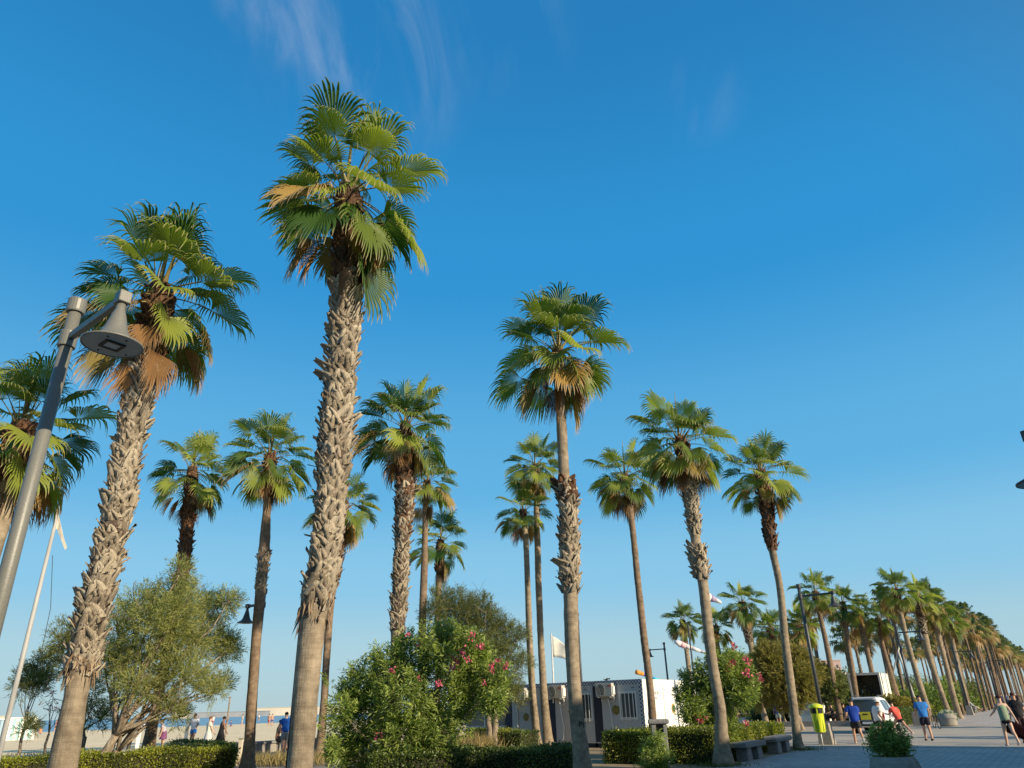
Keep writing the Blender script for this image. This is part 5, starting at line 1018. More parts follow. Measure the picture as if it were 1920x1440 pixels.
# ================================================================== VEHICLES
def suv(p, rz):
    root = empty('police_car', p, rz, cat='car', label='white police car seen from behind with a yellow panel on its tailgate')
    b = MB(); st = [(0.00, .80, .42, .88, .92, .80, .96), (0.05, .86, .36, .91, .95, .84, 1.05), (0.10, .88, .32, .92, .98, .78, 1.22), (0.22, .89, .30, .92, 1.0, .68, 1.66), (0.40, .89, .28, .92, 1.0, .66, 1.74), (1.3, .89, .28, .92, 1.0, .66, 1.77), (2.2, .89, .28, .92, 1.0, .65, 1.70), (2.6, .89, .28, .92, .99, .66, 1.50), (3.05, .89, .28, .92, .97, .72, 1.10), (3.3, .88, .28, .90, .95, .74, 1.03), (4.1, .84, .30, .86, .88, .72, .93), (4.3, .72, .36, .76, .74, .60, .80)]
    n = 12; V = []
    for (y, wb, zb, wm, zm, wr, zr) in st:
        ring = [(wb*0.8, zb), (wb, zb+0.10), (wm, (zb+zm)/2), (wm, zm), (wr, zr-0.05), (wr-0.10, zr)]
        V += [(x, y, z) for x, z in ring]+[(-x, y, z) for x, z in ring[::-1]]
    fs = [((i*n+k), (i*n+(k+1) % n), ((i+1)*n+(k+1) % n), ((i+1)*n+k)) for i in range(len(st)-1) for k in range(n)]
    b.add(V, fs+[tuple(range(n-1, -1, -1)), tuple((len(st)-1)*n+k for k in range(n))]); b.build('body', mCar, root, bevel=0.02)
    def sidept(y, t, s, off=0.006):   # on the greenhouse side between belt and roof
        a = max(i for i in range(len(st)) if st[i][0] <= y); q = st[min(a+1, len(st)-1)]; p_ = st[a]; f = (y-p_[0])/max(1e-6, q[0]-p_[0]); wm, zm, wr, zr = [p_[i]+(q[i]-p_[i])*f for i in (3, 4, 5, 6)]
        return (s*(wm+(wr-wm)*t+off), y, zm+(zr-0.05-zm)*t)
    b = MB(); b.quad((-0.74, 0.005, 1.06), (0.74, 0.005, 1.06), (0.62, 0.165, 1.64), (-0.62, 0.165, 1.64)); o = b.build('rear_window', mGlass, root); o.modifiers.new('s', 'SOLIDIFY').thickness = 0.012
    for s in (-1, 1):
        for y0, y1 in ((0.45, 1.15), (1.22, 2.0), (2.06, 2.62)):
            b = MB(); q = [sidept(y0, .12, s), sidept(y1, .12, s), sidept(y1-(0.12 if y1 > 2.5 else 0), .86 if y1 < 2.5 else .7, s), sidept(y0, .86, s)]; b.quad(*(q if s > 0 else q[::-1])); o = b.build('side_window', mGlass, root); o.modifiers.new('s', 'SOLIDIFY').thickness = 0.01
        b = MB(); b.box((s*0.80, 0.055, 0.86), (0.14, 0.12, 0.30)); b.build('tail_light', mRed, root, bevel=0.01)
        b = MB(); b.tube([(s*0.60, 0.5, 1.80), (s*0.60, 0.6, 1.84), (s*0.60, 2.0, 1.82), (s*0.60, 2.1, 1.77)], 0.02, n=6); b.build('roof_rail', mSteelD, root)
        b = MB(); b.box((s*1.0, 2.55, 1.06), (0.20, 0.10, 0.15)); b.build('mirror', mBlack, root, bevel=0.03)
        for y in (0.85, 3.45):
            b = MB(); b.lathe([(0.22, -0.11), (0.34, -0.10), (0.36, -0.05), (0.36, 0.05), (0.34, 0.10), (0.22, 0.11)], 24); w = b.build('wheel', mTyre, root); w.matrix_local = Matrix.Translation((s*0.83, y, 0.35)) @ Matrix.Rotation(math.pi/2, 4, 'Y')
            b = MB(); b.lathe([(0.21, -0.115), (0.21, 0.115)], 20); b.build('rim', mRim, w)
        for k in range(5):
            b = MB(); b.box((s*0.928, 1.05+k*0.42, 0.80+0.06*(k % 2)), (0.006, 0.24, 0.18)); b.build('livery_block', mNavy, root)
        b = MB(); b.box((s*0.925, 1.8, 0.50), (0.02, 2.0, 0.09)); b.build('sill_trim', mSteelD, root)
    b = MB(); b.box((0, -0.03, 0.50), (1.66, 0.14, 0.26)); b.build('bumper', mBlack, root, bevel=0.03)
    b = MB(); b.box((0, -0.012, 0.84), (1.40, 0.05, 0.36)); b.build('tailgate_panel', mNavy, root)
    b = MB(); b.box((-0.05, -0.048, 0.86), (0.50, 0.02, 0.38)); b.build('yellow_panel', mYel, root); b = MB(); b.box((-0.05, -0.062, 0.93), (0.26, 0.008, 0.06)); b.build('panel_mark', mBlack, root)
    b = MB(); b.box((0, -0.105, 0.52), (0.50, 0.012, 0.11)); b.build('licence_plate', mWhite, root); b = MB(); b.box((0, 0.22, 1.745), (1.2, 0.22, 0.03)); b.build('spoiler', mCar, root, bevel=0.01)
suv(gnd(1632, 1376), ROT_AV)
def truck(p, rz):
    root = empty('box_truck', p, rz, cat='truck', label='white box truck with an open dark rear parked behind the police car')
    w, L, z0, z1 = 2.35, 5.0, 1.05, 3.55; b = MB(); t = 0.06
    b.box((-w/2, L/2, (z0+z1)/2), (t, L, z1-z0)); b.box((w/2, L/2, (z0+z1)/2), (t, L, z1-z0)); b.box((0, L/2, z1), (w+t, L, t)); b.box((0, L/2, z0), (w+t, L, t*2)); b.box((0, L-0.03, (z0+z1)/2), (w-t, t, z1-z0-t)); b.build('box', mWhite, root)
    b = MB()
    for s in (-1, 1): b.box((s*(w/2-0.02), -0.02, (z0+z1)/2), (0.14, 0.08, z1-z0+0.1))
    b.box((0, -0.02, z1-0.04), (w-0.2, 0.08, 0.18)); b.build('rear_frame', mGreyPanel, root)
    b = MB(); b.box((0, 1.6, 2.3), (w-0.16, 0.05, 2.3)); b.build('interior_shade_sheet', mDarkIn, root)  # dark sheet stands in for the shade inside the open box
    for x, z, dx, dz in ((0.55, 1.5, 0.16, 0.6), (0.85, 1.5, 0.16, 0.6), (-0.5, 2.2, 0.2, 0.25)):
        b = MB(); b.box((x, 1.5, z), (dx, 0.1, dz)); b.build('panel', mWhite, root)
    for k in range(3):
        b = MB(); b.box((w/2+0.035, 0.9+k*1.25, 3.05), (0.012, 0.42, 0.5)); b.build('side_vent', mGreyPanel, root)
    b = MB(); b.box((w/2+0.02, 2.4, 0.86), (0.04, 4.6, 0.22)); b.build('side_skirt', mRed, root); b = MB(); b.box((0, 0.05, 0.80), (w, 0.12, 0.22)); b.build('bumper', mRed, root)
    b = MB(); b.box((0, L+0.95, 1.45), (2.1, 1.7, 1.9), taper=0.9); b.build('cab', mWhite, root, bevel=0.08)
    b = MB(); b.box((0, L/2, 0.72), (0.9, L, 0.3)); b.build('chassis', mBlack, root)
    for s in (-1, 1):
        for y in (1.0, L+0.9):
            b = MB(); b.lathe([(0.3, -0.14), (0.45, -0.12), (0.45, 0.12), (0.3, 0.14)], 20); o = b.build('wheel', mTyre, root); o.matrix_local = Matrix.Translation((s*0.95, y, 0.45)) @ Matrix.Rotation(math.pi/2, 4, 'Y')
pt = at(1632, 1330, 70); truck(Vector((pt.x, pt.y, 0.0)), ROT_AV+0.05)
# white booth and plaza tables
pk = at(1516, 1325, 66); root = empty('booth', Vector((pk.x, pk.y, 0)), ROT_AV, cat='booth', label='low white booth behind the hedge left of the lime bin')
b = MB(); b.box((0, 0, 0.8), (2.6, 2.0, 1.6)); b.build('wall', mWhite, root); b = MB(); b.box((0, 0, 1.66), (2.8, 2.2, 0.12), taper=0.9); b.build('roof', mWhite, root); b = MB(); b.box((0, -1.008, 0.95), (1.8, 0.012, 0.4)); b.build('hatch', mGreyPanel, root)
for i, (px, D, lb) in enumerate(((1566, 60, 'dark terrace table on the plaza behind the lime bin'), (1586, 63, 'dark terrace table on the plaza left of the police car'))):
    q = at(px, 1340, D); root = empty('table', Vector((q.x, q.y, 0)), ROT_AV, cat='table', label=lb); b = MB(); b.box((0, 0, 0.74), (1.5, 0.8, 0.05)); b.build('table_top', mSteelD, root)
    for sx in (-0.6, 0.6):
        for sy in (-0.3, 0.3): b = MB(); b.box((sx, sy, 0.36), (0.06, 0.06, 0.715)); b.build('leg', mBlack, root)

# ================================================================== BEACH SIDE
def wallseg(label, u0, u1, v, h, m, capm):
    o = uv((u0+u1)/2, v); root = empty('wall', o, ROT_AV, cat='wall', label=label)
    b = MB(); b.box((0, 0, h/2-0.05), (0.40, u1-u0, h-0.1)); b.build('wall_body', m, root); n = int((u1-u0)/2.0); L = (u1-u0)/n
    for k in range(n):
        b = MB(); b.box((0, -(u1-u0)/2+L*(k+0.5), h-0.04), (0.56, L-0.02, 0.12)); b.build('coping_slab', capm, root, bevel=0.012)
wallseg('long low cream seat wall between the promenade and the beach, left part', -10, 15, -33.8, 0.50, mCream, mCream)
wallseg('long low grey seat wall between the promenade and the beach, behind the slender palm', 15.2, 60, -33.8, 0.50, mConc, mStone)
pe = zed(450, 1408, 0.5); root = empty('marker_post', pe, 0, cat='post', label='pale square post at the end of the bright left hedge'); b = MB(); b.box((0, 0, 0.45), (0.14, 0.14, 0.90)); b.build('shaft', mCream, root, bevel=0.01); b = MB(); b.box((0, 0, 0.92), (0.18, 0.18, 0.04)); b.build('cap', mConc, root)
def shower(px, py, D, h, label):
    q = at(px, py, D); root = empty('foot_shower', Vector((q.x, q.y, 0)), 0.3, cat='foot shower', label=label); b = MB(); b.box((0, 0, h/2), (0.20, 0.14, h)); b.build('column', mWhite, root, bevel=0.01); b = MB(); b.box((0, 0, 0.03), (1.5, 1.5, 0.06)); b.build('tray', mConc, root)
    b = MB(); b.tube([(0, -0.07, h*0.55), (0, -0.2, h*0.53)], 0.018, n=6); b.build('tap', mRim, root)
shower(257, 1400, 52, 1.45, 'white foot shower column by the bending woman on the beach'); shower(347, 1393, 54, 1.75, 'white foot shower column beside the man in blue shorts')
q = at(421, 1390, 60); root = empty('post', Vector((q.x, q.y, 0)), 0, cat='post', label='tall thin wooden post on the sand beside the woman in black'); b = MB(); b.tube([(0, 0, 0), (0, 0, 2.9)], 0.06, n=8); b.build('shaft', mBark, root); b = MB(); b.box((0, 0, 2.93), (0.16, 0.16, 0.06)); b.build('cap', mBark, root)
def stripes(name, c1, c2, sc):
    m = bpy.data.materials.new(name); m.use_nodes = True; t = m.node_tree; b = t.nodes['Principled BSDF']; b.inputs['Roughness'].default_value = 0.8; tc = N(t, 'ShaderNodeTexCoord'); w = N(t, 'ShaderNodeTexWave', bands_direction='X'); w.inputs['Scale'].default_value = sc
    t.links.new(tc.outputs['Object'], w.inputs['Vector']); r = N(t, 'ShaderNodeValToRGB'); r.color_ramp.interpolation = 'CONSTANT'; r.color_ramp.elements[0].color = (*c1, 1); r.color_ramp.elements[1].position = 0.5; r.color_ramp.elements[1].color = (*c2, 1); t.links.new(w.outputs[0], r.inputs[0]); t.links.new(r.outputs[0], b.inputs['Base Color']); return m
mStrA = stripes('striped_canvas', (0.74, 0.76, 0.72), (0.30, 0.52, 0.52), 0.62); mStrB = stripes('blue_striped_canvas', (0.16, 0.26, 0.36), (0.30, 0.42, 0.5), 0.9)
for (x0, x1, yb, h, m, lb) in ((14, 63, 1376, 2.0, mStrA, 'white and pale green striped beach hut wall on the sand'), (-50, 8, 1378, 1.9, mStrB, 'blue grey striped beach hut wall cut by the left edge')):
    D = 95; a, c = at(x0, yb, D), at(x1, yb, D); mid = (a+c)/2; mid.z = 0; L = (a-c).length; root = empty('beach_hut', mid, math.atan2(c.y-a.y, c.x-a.x), cat='beach hut', label=lb)
    b = MB(); b.box((0, 0.9, h/2), (L, 1.8, h)); b.build('wall', m, root); b = MB(); b.box((0, 0.9, h+0.05), (L+0.2, 2.0, 0.1)); b.build('roof', mWhite, root)
    for s in (-1, 1): b = MB(); b.box((s*(L/2+0.03), -0.03, h/2), (0.08, 0.08, h)); b.build('post', mWhite, root)
# breakwater and far shore
def breakwater(label, px0, px1, D, h, z0, m, name='breakwater', cat='breakwater', th=14):
    a, c = at(px0, 1345, D), at(px1, 1345, D); mid = (a+c)/2; L = (a-c).length; root = empty(name, Vector((mid.x, mid.y, -0.2)), math.atan2(c.y-a.y, c.x-a.x), cat=cat, label=label); b = MB(); b.box((0, 0, h/2), (L, th, h), taper=0.995); b.build('wall', m, root); b = MB(); b.box((0, 0, h+0.2), (L+1, th+1, 0.4)); b.build('parapet', m, root); return root
mFarGrey = mat('far_rock', (0.20, 0.22, 0.25), (0.26, 0.28, 0.30), scale=0.1, rough=0.9); mFarCream = mat('far_cream_wall', (0.55, 0.50, 0.42), (0.48, 0.44, 0.37), scale=0.05, rough=0.9)
breakwater('grey harbour breakwater on the horizon behind the beach', 330, 505, 900, 5.0, 0, mFarGrey)
breakwater('cream harbour wall on the horizon behind the tallest palm', 470, 700, 960, 8.5, 0, mFarCream)
breakwater('pale harbour block on the horizon at the far left', -60, 9, 900, 6.5, 0, mFarCream)
breakwater('pale jetty end on the horizon behind the tamarisk', 322, 352, 880, 6.2, 0, mFarCream)
# hazy far town beyond the plaza
mTown = [mat('far_facade', c, rough=0.9) for c in ((0.42, 0.40, 0.38), (0.50, 0.46, 0.42), (0.36, 0.37, 0.40), (0.46, 0.33, 0.30))]
r = random.Random(5); TL = ['pale', 'cream', 'bluish grey', 'pinkish']
for k in range(12):
    px = 1496+k*10.2+r.uniform(-1.5, 1.5); D = r.uniform(380, 620); q = at(px, 1310, D); h = r.uniform(6, 20); wd = r.uniform(8, 16); i_ = r.randrange(4); root = empty('far_building', Vector((q.x, q.y, 0)), r.uniform(-0.3, 0.3), cat='building', label='hazy %s building, %s from the left in the far town beyond the plaza' % (TL[i_], ORD[k]), group='hazy far town buildings')
    b = MB(); b.box((0, 0, h/2), (wd, 10, h)); b.build('wall', mTown[i_], root)
    b = MB(); b.box((0, 0, h+0.25), (wd+0.5, 10.5, 0.5)); b.build('roof', mTown[3], root)
    for fl in range(int(h//3)):
        for c in range(int(wd//2.6)): b = MB(); b.box((-wd/2+1.3+c*2.6, -5.01, 1.6+fl*3), (1.1, 0.05, 1.4)); b.build('window', mGlass, root)
D = 420; a, c = at(1578, 1276, D), at(1600, 1273, D); root = empty('crane', Vector((c.x, c.y, 0)), 0, cat='crane', label='hazy harbour crane boom above the far town'); b = MB(); b.tube([(0, 0, 0), (0, 0, c.z)], 0.7, n=6); b.build('tower', mFarGrey, root); b = MB(); v = a-c; b.tube([(-v.x*0.3, -v.y*0.3, c.z), (v.x, v.y, c.z+1)], 0.9, n=6); b.build('boom', mFarGrey, root)
# restaurants on the inland side whose shade falls on the path
mFac = mat('restaurant_facade', (0.55, 0.48, 0.38), (0.50, 0.44, 0.35), scale=1, rough=0.9)
def restaurant(u0, u1, h, label):
    o = uv((u0+u1)/2, 19.5); root = empty('restaurant_building', o, ROT_AV, cat='building', label=label); L = u1-u0; b = MB(); b.box((0, 0, h/2), (11, L, h)); b.build('wall', mFac, root); b = MB(); b.box((0, 0, h+0.12), (11.6, L+0.3, 0.24)); b.build('roof', mConc, root)
    for k in range(int(L//3.2)):
        for z in (1.6, 5.0): b = MB(); b.box((-5.52, -L/2+1.8+3.2*k, z), (0.06, 1.9, 2.0)); f = b.build('window', mPipe, root); b = MB(); b.box((-5.56, -L/2+1.8+3.2*k, z), (0.03, 1.6, 1.7)); b.build('pane', mGlass, f)
restaurant(-40, 11, 9.2, 'long restaurant building on the inland side of the path'); restaurant(11.2, 17.8, 10.3, 'tall narrow restaurant building on the inland side of the path'); restaurant(18, 32.4, 9.1, 'lower restaurant building beside the side street'); restaurant(66, 150, 6.6, 'restaurant row along the avenue beyond the plaza')

# ================================================================== PEOPLE
def skinmesh(name, J, edges, mtl, parent, root=0, sub=1, smooth=True):
    me = bpy.data.meshes.new(name); me.from_pydata([tuple(j[0]) for j in J], edges, []); me.materials.append(mtl); o = bpy.data.objects.new(name, me); COL.objects.link(o); o.parent = parent
    o.modifiers.new('skin', 'SKIN').use_smooth_shade = smooth
    for i, d in enumerate(me.skin_vertices[0].data):
        q = J[i][1]; d.radius = q if isinstance(q, tuple) else (q, q); d.use_root = (i == root)
    if sub: s = o.modifiers.new('sub', 'SUBSURF'); s.levels = sub; s.render_levels = sub
    return o
def rotx(v, a): c, s = math.cos(a), math.sin(a); return Vector((v.x, v.y*c-v.z*s, v.y*s+v.z*c))
PEOPLE = 0
def person(p, face, label, h=1.72, lean=0, legs=((0, 0), (0, 0)), arms=((0, 10, 8), (0, 10, 8)), top=(0.5, 0.5, 0.5), sleeve=0.5, topless=False, bottom=(0.05, 0.05, 0.06), blen=0.95, skirt=False, shoes=(0.03, 0.03, 0.03), hair=(0.02, 0.015, 0.01), longhair=False, hat=None, skin=None, sit=None, head=0, fem=False, fingers=True, topmat=None, group=None, z0=0.0):
    """one person: local +Y is where they face; legs (thigh swing, knee bend) and arms (shoulder swing, elbow bend, spread) in degrees, L then R"""
    sk = skin or mSkin; s = h/1.75; D = math.radians; root = empty('person', Vector((p.x, p.y, z0)), face, cat='person', label=label, group=group)
    J = {}; R = {}; pel = Vector((0, 0, 0)); L = D(lean)
    def up(y, z, x=0): return rotx(Vector((x, y, z)), -L)
    wS = 0.165 if fem else 0.185
    for n, v, q in (('pel', (0, 0, 0), (0.135, 0.10)), ('wst', (0, 0.0, 0.19), (0.115 if fem else 0.13, 0.09)), ('che', (0, 0, 0.38), (0.135 if fem else 0.155, 0.10)), ('nkb', (0, -0.01, 0.53), (0.075, 0.06)), ('nek', (0, 0.005, 0.585), 0.052)): J[n] = up(v[1], v[2]); R[n] = q
    hd = D(head)
    for n, v, q in (('hd1', (0, 0.02, 0.07), (0.066, 0.078)), ('hd2', (0, 0.03, 0.145), (0.078, 0.092)), ('hd3', (0, 0.02, 0.215), (0.062, 0.078))): J[n] = J['nek']+rotx(Vector(v), -L*0.6-hd); R[n] = q
    E = [('pel', 'wst'), ('wst', 'che'), ('che', 'nkb'), ('nkb', 'nek'), ('nek', 'hd1'), ('hd1', 'hd2'), ('hd2', 'hd3')]
    J['nos'] = J['hd1']+rotx(Vector((0, 0.085, 0.055)), -L*0.6-hd); R['nos'] = 0.014; E.append(('hd1', 'nos'))
    for i, sd in ((0, -1), (1, 1)):
        t, k = D(legs[i][0]), D(legs[i][1]); hp = Vector((sd*0.092, 0, -0.03)); kn = hp+rotx(Vector((0, 0, -0.43)), t); an = kn+rotx(Vector((0, 0, -0.43)), t-k); ft = t-k; ft2 = ft*0.5 if ft > -1.2 else ft
        he = an+rotx(Vector((0, -0.035, -0.045)), ft2); to = an+rotx(Vector((0, 0.16, -0.055)), ft2); m = hp.lerp(kn, 0.5); cf = kn.lerp(an, 0.35)+rotx(Vector((0, -0.015, 0)), ft)
        for n, v, q in (('hip', hp, 0.092), ('thi', m, 0.078), ('kne', kn, 0.054), ('cal', cf, 0.054), ('ank', an, 0.036), ('toe', to, (0.040, 0.028)), ('hee', he, 0.030)): J[n+str(i)] = v; R[n+str(i)] = q
        E += [('pel', 'hip%d' % i), ('hip%d' % i, 'thi%d' % i), ('thi%d' % i, 'kne%d' % i), ('kne%d' % i, 'cal%d' % i), ('cal%d' % i, 'ank%d' % i), ('ank%d' % i, 'toe%d' % i), ('ank%d' % i, 'hee%d' % i)]
        a, e, ab = D(arms[i][0]), D(arms[i][1]), D(arms[i][2]); sh = up(-0.005, 0.485, sd*wS)
        def dirn(ang): v = rotx(Vector((0, 0, -1)), ang-L*0.0); q = Matrix.Rotation(-sd*ab, 3, 'Y') @ v; return q
        el = sh+dirn(a)*0.29; wr = el+dirn(a+e)*0.25; ha = wr+dirn(a+e)*0.075; mid = sh.lerp(el, 0.5)
        for n, v, q in (('sho', sh, 0.060), ('bic', mid, 0.047), ('elb', el, 0.038), ('wri', wr, 0.027), ('pal', ha, (0.036, 0.020))): J[n+str(i)] = v; R[n+str(i)] = q
        E += [('che', 'sho%d' % i), ('sho%d' % i, 'bic%d' % i), ('bic%d' % i, 'elb%d' % i), ('elb%d' % i, 'wri%d' % i), ('wri%d' % i, 'pal%d' % i)]
        if fingers:
            d = dirn(a+e); d2 = dirn(a+e+0.6); side = Matrix.Rotation(-sd*ab, 3, 'Y') @ rotx(Vector((0, 1, 0)), a+e)
            for f, ln in ((-1.5, 0.85), (-0.5, 1.0), (0.5, 0.95), (1.5, 0.75)):
                b0 = ha+d*0.02+side*f*0.018; J['f%d%s' % (i, f)] = b0+d*0.045*ln; R['f%d%s' % (i, f)] = 0.010; J['g%d%s' % (i, f)] = b0+d*0.045*ln+d2*0.04*ln; R['g%d%s' % (i, f)] = 0.008; E += [('pal%d' % i, 'f%d%s' % (i, f)), ('f%d%s' % (i, f), 'g%d%s' % (i, f))]
            J['t%d' % i] = wr+d*0.03+side*0.045; R['t%d' % i] = 0.011; J['u%d' % i] = wr+d*0.07+side*0.06; R['u%d' % i] = 0.009; E += [('wri%d' % i, 't%d' % i), ('t%d' % i, 'u%d' % i)]
    low = min(min(J['hee%d' % i].z, J['toe%d' % i].z) for i in (0, 1))-0.028
    zoff = -low if sit is None else (sit/s+0.10)
    names = list(J)
    def build(nm, keep, mtl, infl=0.0, extra=None, sub=1):
        ix = {n: k for k, n in enumerate(keep)}; JJ = [((J[n]+Vector((0, 0, zoff)))*s, tuple((x*1.13+infl)*s for x in (R[n] if isinstance(R[n], tuple) else (R[n], R[n])))) for n in keep]
        return skinmesh(nm, JJ, [(ix[a], ix[b]) for a, b in E if a in ix and b in ix], mtl, root, 0, sub)
    build('body', names, sk)
    if not topless:
        kp = ['wst', 'pel', 'che', 'nkb']; 
        if sleeve > 0: kp += ['sho0', 'sho1', 'bic0', 'bic1']
        if sleeve > 0.9: kp += ['elb0', 'elb1']
        oldn = dict(R); oj = dict(J); R['nkb'] = (0.085, 0.07); R['wst'] = (0.15, 0.115); R['che'] = (0.165, 0.115); R['pel'] = (0.155, 0.125); J['pel'] = up(0, -0.10); 
        for i in (0, 1): R['sho%d' % i] = 0.066; R['bic%d' % i] = 0.062; J['bic%d' % i] = oj['sho%d' % i].lerp(oj['elb%d' % i], 0.72)
        build('shirt', kp, topmat or cloth(top), 0.020); R.update(oldn); J.update(oj)
    if bottom is not None:
        if skirt:
            b = MB(); ring = []
            for k in range(6):
                f = k/5; c = (J['pel']+Vector((0, 0, 0.08))).lerp((J['kne0']+J['kne1'])/2+Vector((0, 0, 0.43*(1-blen))), f); ring.append((c, 0.14+0.09*f*blen*1.6))
            vs = [((c.x+q*1.05*math.cos(a*0.5236)), (c.y+q*0.85*math.sin(a*0.5236)), c.z) for c, q in ring for a in range(12)]; vs = [tuple((Vector(v)+Vector((0, 0, zoff)))*s) for v in vs]
            b.add(vs, [(i*12+k, i*12+(k+1) % 12, (i+1)*12+(k+1) % 12, (i+1)*12+k) for i in range(5) for k in range(12)]); o = b.build('skirt', cloth(bottom), root, smooth=True); o.modifiers.new('s', 'SOLIDIFY').thickness = 0.012
        else:
            kp = ['pel', 'wst', 'hip0', 'hip1', 'thi0', 'thi1']; sv = dict(J)
            if blen > 1.2: kp += ['kne0', 'kne1', 'cal0', 'cal1']
            else:
                for i in (0, 1): J['thi%d' % i] = sv['hip%d' % i].lerp(sv['kne%d' % i], 0.86*blen)
            J['wst'] = sv['pel'].lerp(sv['wst'], 0.45); build('trousers' if blen > 1.2 else 'shorts', kp, cloth(bottom), 0.030); J.update(sv)
    if shoes is not None:
        for i in (0, 1):
            ix = ['ank%d' % i, 'toe%d' % i, 'hee%d' % i]; build('shoe', ix, cloth(shoes), 0.010)
    hm = cloth(hat) if hat else cloth(hair); T = Matrix.Translation((J['hd2']+Vector((0, 0, zoff)))*s) @ Matrix.Rotation(-L*0.6-hd, 4, 'X') @ Matrix.Diagonal((s, s, s, 1))
    b = MB(); nr, ns = 7, 14; V = []
    for i in range(nr):
        th = math.pi*0.56*i/(nr-1)
        for k in range(ns):
            a = 2*math.pi*k/ns; front = max(0, math.sin(a)); t2 = th*(1-0.38*front); V.append((0.092*math.sin(t2)*math.cos(a), 0.112*math.sin(t2)*math.sin(a)-0.008, 0.108*math.cos(t2)+0.01))
    b.add(V, [(i*ns+k, (i+1)*ns+k, (i+1)*ns+(k+1) % ns, i*ns+(k+1) % ns) for i in range(nr-1) for k in range(ns)])
    if hat: b.lathe([(0.09, 0.015), (0.15, 0.0), (0.15, -0.006)], 16, capb=False, capt=False)
    if longhair: b.tube([(0, -0.085, 0.05), (0, -0.115, -0.05), (0, -0.105, -0.18)], [0.07, 0.075, 0.03], n=8)
    o = b.build('hat' if hat else 'hair', hm, root, smooth=True); o.matrix_local = T
    b = MB()
    for sx in (-0.03, 0.03): b.box((sx, 0.098, -0.012), (0.018, 0.012, 0.010))
    o = b.build('eyes', mBlack, root); o.matrix_local = T
    b = MB(); b.box((0, 0.088, -0.085), (0.04, 0.012, 0.010)); o = b.build('mouth', mRed, root); o.matrix_local = T
    return root
TOW = -ROT_AV
def yaw(px, turn=0):           # facing straight away from the viewer at that column, turned left by turn degrees
    d = ray(px, 1330); return math.atan2(d.y, d.x)-math.pi/2+math.radians(turn)
# --- on the plaza
person(gnd(1612, 1396), yaw(1607, 8), 'runner in a royal blue shirt and dark shorts seen from behind', 1.78, lean=14, legs=((38, 30), (-22, 42)), arms=((-25, 55, 22), (35, 70, 12)), top=(0.01, 0.05, 0.32), bottom=(0.03, 0.03, 0.035), blen=0.85, shoes=(0.6, 0.6, 0.6))
person(gnd(1655, 1393), yaw(1652, -50), 'runner in a white shirt and cap beside the police car', 1.72, lean=10, legs=((34, 20), (-20, 60)), arms=((20, 75, 8), (-30, 60, 10)), top=(0.72, 0.70, 0.66), bottom=(0.03, 0.02, 0.025), blen=0.7, shoes=(0.5, 0.5, 0.5), hat=(0.75, 0.73, 0.68), skin=mSkinD)
person(gnd(1692, 1380), yaw(1684, 40), 'runner in a coral red top leaning forward beside the police car', 1.72, lean=24, legs=((52, 35), (-42, 8)), arms=((25, 70, 10), (-20, 70, 10)), top=(0.70, 0.10, 0.07), bottom=(0.015, 0.015, 0.02), blen=0.65, shoes=(0.6, 0.55, 0.55), hair=(0.03, 0.018, 0.012))
person(gnd(1743, 1390), yaw(1740, 14), 'man in a sky blue shirt and navy shorts walking away with his head down', 1.74, lean=5, legs=((8, 6), (-6, 10)), arms=((10, 30, 12), (10, 35, 12)), top=(0.03, 0.19, 0.55), bottom=(0.015, 0.015, 0.03), blen=1.0, head=22, hair=(0.03, 0.02, 0.015))
person(gnd(1899, 1400), yaw(1897, 22), 'woman in a sage green tank top and black shorts striding at the right edge', 1.68, lean=4, legs=((16, 6), (-20, 14)), arms=((38, 25, 16), (-22, 12, 16)), top=(0.26, 0.33, 0.22), sleeve=0, bottom=(0.03, 0.015, 0.02), blen=0.55, shoes=(0.55, 0.5, 0.55), hair=(0.06, 0.02, 0.018), fem=True, longhair=False, skin=mSkinP)
pe2 = person(gnd(1925, 1394), yaw(1920, 10), 'person in black cut off by the right edge of the photo', 1.74, lean=4, legs=((-14, 6), (14, 8)), arms=((-10, 15, 12), (10, 15, 12)), top=(0.02, 0.02, 0.025), bottom=(0.03, 0.012, 0.02), blen=1.5, hair=(0.09, 0.03, 0.02), fem=True)
q = gnd(1915, 1397); root = empty('bag', Vector((q.x, q.y, 0)), -0.3, cat='bag', label='large dark maroon bag carried behind the striding woman'); b = MB(); b.box((0, 0, 0.50), (0.75, 0.26, 0.46), mat=Matrix.Rotation(0.5, 4, 'Y'), taper=0.8); b.build('bag_body', mat('maroon_bag', (0.010, 0.003, 0.005), rough=0.9, spec=0.05), root, bevel=0.10); b = MB(); b.tube([(-0.2, 0, 0.95), (0.1, 0, 1.25), (0.35, 0, 0.75)], 0.018, n=6); b.build('strap', cloth((0.02, 0.01, 0.012)), root)
person(at(1393, 1392, 33.0)*1.0, yaw(1393, 150), 'seated person with dark curly hair and a white shirt behind the smaller oleander', 1.7, legs=((85, 85), (85, 85)), sit=0.50, arms=((20, 30, 8), (20, 30, 8)), top=(0.62, 0.58, 0.54), hair=(0.02, 0.012, 0.01), longhair=True, fem=True, bottom=(0.3, 0.3, 0.32), blen=1.5)
q = at(1393, 1392, 33.0); root = empty('scooter', Vector((q.x-0.1, q.y+0.1, 0)), yaw(1393, 150), cat='scooter', label='white motor scooter under the seated person behind the smaller oleander')
b = MB(); b.box((0, -0.25, 0.48), (0.30, 0.80, 0.18)); b.build('seat', mBlack, root, bevel=0.05); b = MB(); b.box((0, -0.35, 0.36), (0.34, 0.75, 0.26), taper=0.9); b.box((0, 0.55, 0.62), (0.36, 0.12, 0.7)); b.box((0, 0.15, 0.25), (0.32, 0.7, 0.08)); b.build('fairing', mCar, root, bevel=0.04)
